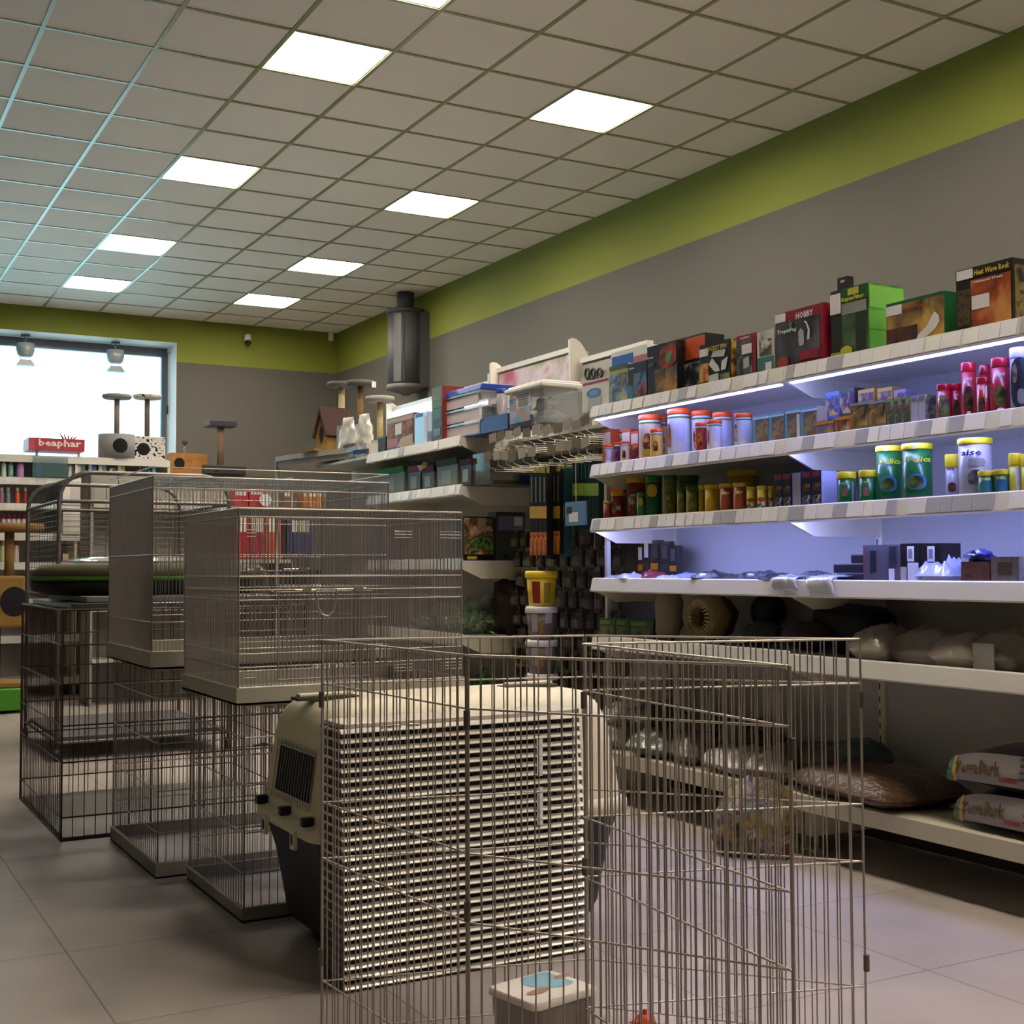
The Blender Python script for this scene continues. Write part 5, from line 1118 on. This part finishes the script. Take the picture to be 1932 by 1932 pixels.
# ================================================================== cages
def wire_cage(name, label, x0, x1, y0, y1, z0, z1, sp, r, mat, bands=(), top=True, tray=None, group=None, door=None, topbands=2, topsp=None):
    t = thing(name, label, 'cage', (x0, y0, z0), 0, group); W, D, H = x1-x0, y1-y0, z1-z0
    nx = round(W/sp); ny = round(D/(sp*(.72 if sp < .02 else 1)))
    th = 0 if not tray else tray
    def face(nm, o, u, n):
        mb = MB(); o = Vector(o); u = Vector(u)
        mb.grid(o, u, (0, 0, H-th), n, 0, r)
        for b in bands: mb.tube(o+Vector((0, 0, b)), o+u+Vector((0, 0, b)), r*1.6, 5, 1)
        mb.tube(o, o+u, r*2, 6, 1); mb.tube(o+Vector((0, 0, H-th)), o+u+Vector((0, 0, H-th)), r*2.2, 6, 1)
        return mb.build(nm, [mat, BRN if mat == BRN else ROD_LIT], t)
    ff = face('front_panel', (0, 0, th), (W, 0, 0), nx); face('back_panel', (0, D, th), (W, 0, 0), nx)
    face('left_panel', (0, 0, th), (0, D, 0), ny); face('right_panel', (W, 0, th), (0, D, 0), ny)
    mb = MB()
    for x in (0, W):
        for y in (0, D): MB().tube((x, y, 0 if not tray else th), (x, y, H), r*2, 6).build('corner_rod', mat, t)
    if top:
        mb = MB(); mb.grid((0, 0, H), (W, 0, 0), (0, D, 0), round(W/(topsp or sp)), 0, r)
        for k in range(topbands+1): mb.tube((0, D*k/topbands, H), (W, D*k/topbands, H), r*1.5, 5)
        mb.build('top_panel', mat, t)
    if tray:
        MB().box(-.008, W+.008, -.008, D+.008, 0, .006).box(-.008, W+.008, -.008, 0, 0, th).box(-.008, W+.008, D, D+.008, 0, th).box(-.008, 0, 0, D, 0, th).box(W, W+.008, 0, D, 0, th).build('tray', M('a19c8c', .4), t)
    if door:
        dx0, dx1, dz0, dz1 = door; mb = MB()
        mb.path([(dx0, -.006, dz0), (dx1, -.006, dz0), (dx1, -.006, dz1), (dx0, -.006, dz1), (dx0, -.006, dz0)], r*1.8, 6)
        k = int((dx1-dx0)/sp)
        for i in range(1, k): mb.tube((dx0+(dx1-dx0)*i/k, -.006, dz0), (dx0+(dx1-dx0)*i/k, -.006, dz1), r, 4, 0, False)
        dr = mb.build('door', mat, t)
        zc = dz1; xm = (dx0+dx1)/2
        MB().path([(xm-.10, -.014, zc+.006), (xm-.035, -.014, zc+.004), (xm-.028, -.016, zc-.045), (xm-.015, -.018, zc-.07), (xm+.004, -.018, zc-.075), (xm+.022, -.018, zc-.06), (xm+.03, -.016, zc-.03), (xm+.034, -.014, zc+.006), (xm+.13, -.014, zc+.008)], .0028, 7).box(xm+.09, xm+.12, -.02, -.01, zc+.0, zc+.012).box(xm-.075, xm-.05, -.02, -.01, zc+.0, zc+.012).build('latch', STEEL, dr)
    return t
GW = M('8a837c', .35, .4)
G2 = M('8c857e', .35, .4)
BRN = M('54403a', .4, .6); ROD_LIT = M('cdc5b8', .3, .3)  # paler copy for horizontal wires: highlights from above put into the colour
c1 = wire_cage('dog_crate', 'dark brown wire dog crate at the back left under the pet bed', -1.398, -.42, -1.379, -.32, 0.0, .885, .042, .0021, BRN, (.09, .30, .44, .60, .75), True, None, 'wire cages standing in the aisle', None, 3, .042)
MB().box(.012, .966, .012, 1.047, .004, .012).build('floor_tray', M('6a6660', .4), c1)
c2 = wire_cage('wire_cage', 'lower grey wire cage of the middle stack, on the floor', -1.216, -.37, -2.153, -1.44, 0.0, .70, .028, .0014, GW, (.10, .24, .40, .55), True, .05, 'wire cages standing in the aisle', (.25, .6, .14, .42), 2)
c3 = wire_cage('wire_cage', 'lower grey wire cage of the nearest stack, on the floor', -1.124, -.40, -2.826, -2.22, 0.0, .635, .026, .0014, GW, (.10, .22, .36, .50), True, .04, 'wire cages standing in the aisle', (.2, .5, .12, .38), 2)
u2 = wire_cage('bird_cage', 'upper grey bird cage of the middle stack with fine bars', -1.24, -.37, -2.153, -1.45, .703, 1.36, .0135, .0013, G2, (.10, .33, .56, .63), True, .058, 'fine-barred bird cages on top', (.3, .55, .12, .33), 4)
u3 = wire_cage('bird_cage', 'upper grey bird cage of the nearest stack with fine bars and wire handle', -1.145, -.405, -2.83, -2.22, .638, 1.222, .0125, .0012, G2, (.06, .10, .26, .29, .33, .51), True, .05, 'fine-barred bird cages on top', (.12, .42, .07, .333), 6)
# feed door clips on the bird cage
mb = MB()
for a, b in ((.50, .56), (.66, .70), (.02, .05), (.70, .735)):
    for k in range(3): mb.tube((a, -.008, .52-.01*k), (b, -.008, .52-.01*k), .0014, 5); mb.tube((a, -.008, .10-.01*k), (b, -.008, .10-.01*k), .0014, 5)
mb.build('door_clips', STEEL, u3)
# rolling parrot cage with rounded top
t = thing('rolling_cage', 'tall grey wheeled cage with a rounded top at the back left', 'cage', (-1.06, .78, 0))
mb = MB(); W, D, H = .95, 1.12, 1.60
arc = [(0, .10), (0, 1.42)]+[(.16-.16*math.cos(a), 1.42+.16*math.sin(a)) for a in [math.pi/2*k/6 for k in range(1, 7)]]
arcr = [(W-x, z) for x, z in arc[::-1]]
for y in (0, D): mb.path([(x, y, z) for x, z in arc+arcr], .012, 8)
for z in (.10, .9, 1.42): mb.path([(0, 0, z), (0, D, z), (W, D, z), (W, 0, z), (0, 0, z)], .009, 6)
mb.tube((.16, 0, 1.58), (.16, D, 1.58), .009, 6); mb.tube((W-.16, 0, 1.58), (W-.16, D, 1.58), .009, 6)
mb.build('frame', DKSTEEL, t)
mb = MB(); r = .0018
for z in [.93+.032*k for k in range(16)]:
    mb.path([(0, D, z), (W, D, z)], r, 4); mb.path([(0, 0, z), (0, D, z)], r, 4); mb.path([(W, 0, z), (W, D, z)], r, 4); mb.path([(0, 0, z), (W, 0, z)], r, 4)
for k in range(1, 6): mb.tube((W*k/6, D, .9), (W*k/6, D, 1.58), .0025, 4); mb.tube((W*k/6, 0, .9), (W*k/6, 0, 1.58), .0025, 4)
for k in range(1, 12): mb.path([(x, D*k/12, z) for x, z in arc[1:]], r, 4); mb.tube((0, D*k/12, .9), (0, D*k/12, 1.42), r, 4)
mb.build('wire_panels', M('5a5450', .4, .8), t)
for z in (.88, .105): MB().box(.02, W-.02, .02, D-.02, z, z+.022).build('shelf_tray', M('4a4644', .5), t)
for x in (.0, W):
    for y in (.0, D): MB().tube((x-.012, y, .035), (x+.012, y, .035), .034, 14).tube((x, y, .06), (x, y, .10), .01, 8).build('caster', M('1a1614', .5), t)
MB().box(.02, .05, -.016, -.012, 1.06, 1.13).build('paper_tag', M('c0a888', .5), t)
# things on brown crate + bed
g = 'folded items on the brown crate'
tag(MB().box(-1.36, -.47, -1.33, -.36, .888, .91).build('crate_tray', M('4a504c', .3, coat=.4), None, bevel=.004), 'dark grey plastic tray lying on the brown crate', 'tray', g)
tag(MB().box(-1.30, -.55, -1.31, -.40, .911, .935).build('crate_tray', M('8a8884', .4), None, bevel=.004), 'light grey folded wire crate lying on the plastic tray', 'crate', g)
t = thing('pet_bed', 'oval olive pet bed with a green rim and dark base on the brown crate', 'pet bed', (-.93, -.84, .936))
def oval(prof, sx, sy, n=40):
    mb = MB(); mb.lathe(prof, n); mb.v = [(x*sx, y*sy, z) for x, y, z in mb.v]; return mb
oval([(.9, 0), (1.0, .015), (1.02, .045), (1.0, .062)], .50, .42).build('base', M('1c1614', .9), t)
oval([(1.0, .060), (1.03, .068), (1.0, .078)], .50, .42).build('green_trim', M('4f8a26', .8), t)
oval([(1.0, .076), (1.0, .10), (.93, .125), (.80, .13), (.70, .11), (.3, .09), (0.01, .088)], .50, .42).build('cushion', M('5c5a44', .95, bump=.6, bscale=30), t)
tag(MB().pillow(.55, .34, .03, seed=8, wr=.5).build('plastic_wrap', M('b9bab4', .15, 0, .6, coat=.8), None, (-1.02, -.8, 1.067)), 'crumpled clear wrap lying on the pet bed', 'plastic wrap')

# ================================================================== pet carrier
cx0, cx1, cy0, cy1 = -1.12, -.13, -3.42, -2.87
t = thing('pet_carrier', 'large cream and dark blue pet carrier behind the stacked slatted trays', 'pet carrier', ((cx0+cx1)/2, (cy0+cy1)/2, 0))
HL, HW = (cx1-cx0)/2, (cy1-cy0)/2
def rr(hx, hy, rad, z, n=5):
    pts = []
    for sx, sy, a0 in ((1, 1, 0), (-1, 1, 90), (-1, -1, 180), (1, -1, 270)):
        for k in range(n+1):
            a = math.radians(a0+90*k/n); pts.append((sx*(hx-rad)+rad*math.cos(a), sy*(hy-rad)+rad*math.sin(a), z))
    return pts
def loft(rings, mat, name, parent, cap0=True, cap1=True):
    mb = MB(); n = len(rings[0]); vs_ = [p for r_ in rings for p in r_]; fs_ = []
    for j in range(len(rings)-1):
        for i in range(n): fs_.append((j*n+i, j*n+(i+1) % n, (j+1)*n+(i+1) % n, (j+1)*n+i))
    mb.add(vs_, fs_, 0, True)
    if cap0: mb.add(rings[0], [tuple(range(n))[::-1]])
    if cap1: mb.add(rings[-1], [tuple(range(n))])
    return mb.build(name, mat, parent)
loft([rr(HL*.80, HW*.78, .05, .035), rr(HL*.84, HW*.82, .06, .07), rr(HL*.90, HW*.9, .07, .24), rr(HL*.95, HW*.96, .07, .33)], NAVY, 'bottom_shell', t)
loft([rr(HL*.97, HW*.98, .07, .325), rr(HL, HW, .07, .33), rr(HL, HW, .07, .362), rr(HL*.965, HW*.965, .07, .372)], CREAM, 'rim', t, True, False)
loft([rr(HL*.965, HW*.965, .07, .366), rr(HL*.93, HW*.93, .07, .48), rr(HL*.90, HW*.88, .08, .60), rr(HL*.87, HW*.80, .09, .645), rr(HL*.82, HW*.68, .09, .672), rr(HL*.5, HW*.3, .08, .682)], CREAM, 'top_shell', t, False, True)
# end vent (facing -x) : dark opening with wires
n_ = Vector((-1, 0, .24)).normalized()
def endp(y, z): 
    f = (z-.366)/(.60-.366); return Vector((-HL*(.965-.065*f)-.003, y, z))
vz0, vz1, vy0, vy1 = .42, .545, -.165, .115
MB().add([endp(vy0, vz0), endp(vy1, vz0), endp(vy1, vz1), endp(vy0, vz1)], [(3, 2, 1, 0)]).build('vent_opening', M('100f12', .8), t)
mb = MB()
for k in range(15): y = vy0-.01+(vy1-vy0+.02)*k/14; mb.tube(endp(y, vz0-.02)+Vector((-.004, 0, 0)), endp(y, vz1+.015)+Vector((-.004, 0, 0)), .0014, 5)
for z in (vz0, vz1): mb.tube(endp(vy0-.012, z)+Vector((-.005, 0, 0)), endp(vy1+.012, z)+Vector((-.005, 0, 0)), .002, 5)
mb.build('vent_wires', STEEL, t)
for y in (-.20, -.02, .18):
    MB().box(-HL-.012, -HL+.02, y-.012, y+.012, .368, .392).build('clip', BLACK, t, bevel=.003)
for y in (-.12, .12):
    MB().box(-HL-.010, -HL-.0, y-.016, y+.016, .295, .345).box(-HL-.0115, -HL-.009, y-.006, y+.006, .308, .335, 1).build('latch', [CREAM, BLACK], t)
for x in (-HL*.66, HL*.66):
    MB().box(x-.13, x+.05, -.03, .03, .676, .6845).build('handle_recess', M('3a3122', .7), t)
    MB().box(x-.12, x+.04, -.014, .014, .6845, .694).build('handle', CREAM, t, bevel=.003)
for x in (-HL*.62, HL*.62):
    MB().box(x-.03, x+.03, -HW*.72, -HW*.5, 0, .045).build('foot', BLACK, t); MB().box(x-.03, x+.03, HW*.5, HW*.72, 0, .045).build('foot', BLACK, t)

# ================================================================== slatted tray stack (before the carrier)
sx0, sx1, sy0, sy1, SH = -1.10, -.42, -3.565, -3.43, .655
t = thing('slatted_crate', 'silver slatted wire crate standing behind the playpen in front of the pet carrier', 'crate', (sx0, sy0, 0))
W, D = sx1-sx0, sy1-sy0
SLAT = M('d6d0c4', .30, .15)
NS = 27
for k in range(NS):
    z = .012+k*(SH-.03)/(NS-1); ins = .030*(k/(NS-1))
    o = MB().prism([(-.006, z-.005), (-.006, z-.003), (.004, z+.006), (.012, z+.006), (.012, z+.003), (.0, z-.005)], -ins*.4, W+.03-ins, 'x')
    o.v = [(x, y-.006, z_) for x, y, z_ in o.v]
    o.add([(x, y, z_) for x, y, z_ in MB().box(-ins*.4, W+.03-ins, D-.006, D+.002, z-.003, z+.006).v], [(0, 1, 3, 2), (4, 6, 7, 5), (0, 4, 5, 1), (2, 3, 7, 6), (0, 2, 6, 4), (1, 5, 7, 3)])
    for x_ in (-ins*.4, W+.028-ins): o.box(x_, x_+.003, 0, D, z-.002, z+.004)
    o.build('slat', SLAT, t)
mb = MB()
for x in (.0, .17, .62): mb.tube((x, .008, 0), (x, .008, SH), .003, 6)
for k in range(10): x = .54+.018*k; mb.tube((x+.03, .012, 0), (x-.004*k*.0, .012, SH), .0016, 4)
for k in range(14): y = D*k/13; mb.tube((-.002, y, 0), (-.002, y, SH), .0016, 4)
for k in range(6): y = D*k/5; mb.tube((W+.030, y, 0), (W+.001, y, SH), .002, 4)
mb.build('uprights', M('7a7672', .35, .8), t)
MB().box(-.004, W, 0, D, SH-.012, SH).build('top_plate', M('c9c4b4', .35, .3), t, bevel=.002)
MB().box(.0, W+.0, .03, D-.01, .01, SH-.02).build('gap_shade', M('2c2926', .7), t)  # dark block added inside, stands in for the shade between the slats
for x in (.10, .12, .17): MB().path([(x, -.004, SH-.045), (x, -.006, SH-.01), (x+.03, -.006, SH-.01), (x+.03, -.004, SH-.035)], .0022, 6).build('latch', STEEL, t)
for z in (SH-.17, SH-.30): MB().box(.545, .562, -.012, -.009, z, z+.10).build('sticker', STICK, t)

# ================================================================== folding playpen
P = [(-1.257, -3.828), (-1.211, -4.458), (-.883, -4.966), (-.841, -4.27), (-.237, -4.456), (-.659, -3.985)]
PH = .88
t = thing('playpen', 'folding wire pet playpen zigzagging across the foreground', 'playpen', (0, 0, 0))
PW = M('a39a90', .33, .5)
labs = ['', '', '', '', '', '']
for i in range(6):
    a = Vector((*P[i], 0)); b = Vector((*P[(i+1) % 6], 0)); d = (b-a); d.normalize()
    a2 = a+d*.003; b2 = b-d*.003; mb = MB(); n = 22
    for k in range(n+1):
        q = a2.lerp(b2, k/n); mb.tube(q+Vector((0, 0, .018)), q+Vector((0, 0, PH)), .0017 if 0 < k < n else .0026, 5)
    nrm = Vector((-d.y, d.x, 0))*.003
    for z in (PH, .783, .52, .396, .127, .02): mb.tube(a2+nrm+Vector((0, 0, z)), b2+nrm+Vector((0, 0, z)), .0026 if z > .87 else .0022, 6, 1)
    pn = mb.build('pen_panel', [PW, ROD_LIT], t)  # horizontal rods take the paler colour that stands in for top light
    for z in (.73, .16) if i % 2 == 0 else (.745, .40): MB().tube(a+Vector((0, 0, z)), a+Vector((0, 0, z+.035)), .0065, 8).build('hinge_clip', M('665e56', .4, .4), pn)

# white bin inside the pen, orange bird toy
hB = .16; A, B_, C_, D_ = [onz(hB, *q) for q in ((917, 1862), (1040, 1828), (1115, 1862), (1020, 1895))]
ctr = (A+B_+C_+D_)/4; ux = (B_-A); ang = math.atan2(ux.y, ux.x); L1 = ((B_-A).length+(C_-D_).length)/2; L2 = ((D_-A).length+(C_-B_).length)/2
L1 *= 1.07; L2 *= 1.05
t = thing('storage_bin', 'clear tub with a white lid printed with a blue circle inside the playpen', 'bin', (ctr.x, ctr.y, 0), ang)
loft([rr(L1*.42, L2*.42, .02, .001), rr(L1*.47, L2*.47, .02, hB-.014)], M('8a8074', .2, 0, .75, coat=.3), 'tub', t)
loft([rr(L1/2, L2/2, .018, hB-.014), rr(L1/2, L2/2, .018, hB-.003), rr(L1/2-.004, L2/2-.004, .018, hB)], M('e8e0d4', .4), 'lid', t)
pts = []
for k in range(24):
    x = L1*.22+.062*math.cos(k*.2618); y = L2*.16+.055*math.sin(k*.2618); pts.append((min(x, L1/2-.02), min(y, L2/2-.012), hB+.001))
MB().add(pts, [tuple(range(24))]).build('blue_print', M('7fb4c8', .4), t)
MB().add([(.03*math.cos(k*.5236)-.03, .012*math.sin(k*.5236)-.02, hB+.0012) for k in range(12)], [tuple(range(12))]).add([(.025*math.cos(k*.5236)+.075, .010*math.sin(k*.5236)+.02, hB+.0014) for k in range(12)], [tuple(range(12))]).build('brown_print', M('a8744c', .4), t)
q = onz(.06, 1216, 1920)
t = thing('toy', 'small orange rubber toy lying on the floor at the bottom edge', 'toy', (q.x, q.y, 0))
MB().blob((0, 0, .035), .03, .03, .035, jit=.2, seed=2).blob((.03, -.005, .022), .022, .02, .022, jit=.2, seed=3).build('body', M('c8431c', .4), t)
MB().tube((-.02, 0, .055), (-.045, -.004, .058), .006, 8, r1=.001).tube((0, 0, .065), (.002, 0, .078), .005, 6).build('beak', M('c8431c', .4), t)
MB().box(-.03, .04, -.02, .02, 0, .006).build('base', M('2c2c38', .5), t)

# ================================================================== wall items
DKG = M('46464a', .6)
q = onx(3.28, 767, 700)
t = thing('wall_duct', 'dark grey half-round ventilation duct on the right wall below the ceiling', 'ventilation duct', (3.27, q.y, 0))
yw = .19; zt, zb = onx(3.28, 766, 592).z, onx(3.28, 766, 733).z
MB().lathe([(yw, zb+.02), (yw, zt)], 28).build('shell', DKG, t)
MB().lathe([(yw+.012, zt-.01), (yw+.012, zt+.03), (.05, zt+.05)], 28).build('top_cap', M('3c3c40', .6), t)
MB().lathe([(.04, zb-.075), (.05, zb-.06), (yw+.012, zb-.02), (yw+.012, zb+.03)], 28).build('bottom_cap', M('605e5e', .6), t)
MB().lathe([(.09, zt+.04), (.09, CEIL-.008)], 18).build('neck', M('46464a', .6), t)
for a0, a1, m in ((205, 232, M('55585a', .5)), (236, 244, M('1c1c1e', .6))):
    MB().lathe([(yw+.003, zb+.05), (yw+.003, zt-.03)], 6, a0=math.radians(a0), a1=math.radians(a1), close=False).build('vent_strip', m, t)
MB().box(0, .2, -.17, .17, zb, zt).build('wall_mount', DKG, t)
g = 'spotlights hanging in the window recess'
for i, (px, pt, pb) in enumerate(((48, 634, 690), (218, 645, 702))):
    q = ony(WY+.22, px, pt); qb = ony(WY+.22, px, pb); h = WT-.006-qb.z
    t = thing('spotlight', ['left one of two silver spotlights hanging in the window recess', 'right one of two silver spotlights hanging in the window recess'][i], 'spotlight', (q.x, WY+.22, WT-.006), 0, g)
    MB().tube((0, 0, -.03), (0, 0, 0), .05, 16).build('ceiling_plate', M('6a6c70', .5), t)
    MB().tube((0, 0, -.09), (0, 0, -.03), .012, 8).build('stem', M('6a6c70', .5), t)
    MB().lathe([(.03, -.09), (.095, -.10), (.10, -.17), (.085, -.23), (.06, -h*.72)], 20).build('housing', M('a4acae', .45, .3), t)
    MB().prism([(-.10, -h), (.10, -h), (.055, -h*.82), (-.055, -h*.82)], -.06, .06, 'y').build('barn_door', M('9aa0a0', .45, .3), t)
    MB().tube((-.05, 0, -h*.74), (-.05, 0, -h*.84), .004, 5).tube((.05, 0, -h*.74), (.05, 0, -h*.84), .004, 5).build('arms', M('6a6c70', .5), t)
q = ony(8.28, 466, 641)
t = thing('security_camera', 'small white dome camera on the green band of the far wall', 'security camera', (q.x, 8.26, q.z))
MB().tube((0, .09, .02), (0, .0, .02), .02, 10).tube((0, 0, .045), (0, -.02, -.02), .042, 16).build('body', M('d0d0c8', .4), t); MB().blob((0, -.025, -.04), .035, .035, .03).build('lens', M('17181a', .2), t)
q = ony(8.3, 628, 632)
t = thing('motion_sensor', 'small white sensor in the far corner under the ceiling', 'sensor', (q.x-.02, 8.30, q.z-.02)); MB().box(-.03, .03, 0, .05, -.05, .05).build('body', M('d0d0c8', .4), t, bevel=.008)
# roller blind crank on window reveal
t = thing('blind_crank', 'thin black crank rod hanging on the right side of the window recess', 'crank', (WR-.03, WY+.2, 0))
MB().path([(-.0, -.02, 3.60), (.0, .10, 3.60)], .004, 6).tube((0, .1, 3.60), (0, .1, 2.95), .004, 6).tube((0, .1, 2.98), (0, .1, 2.88), .012, 8).build('rod', M('24303a', .5), t)
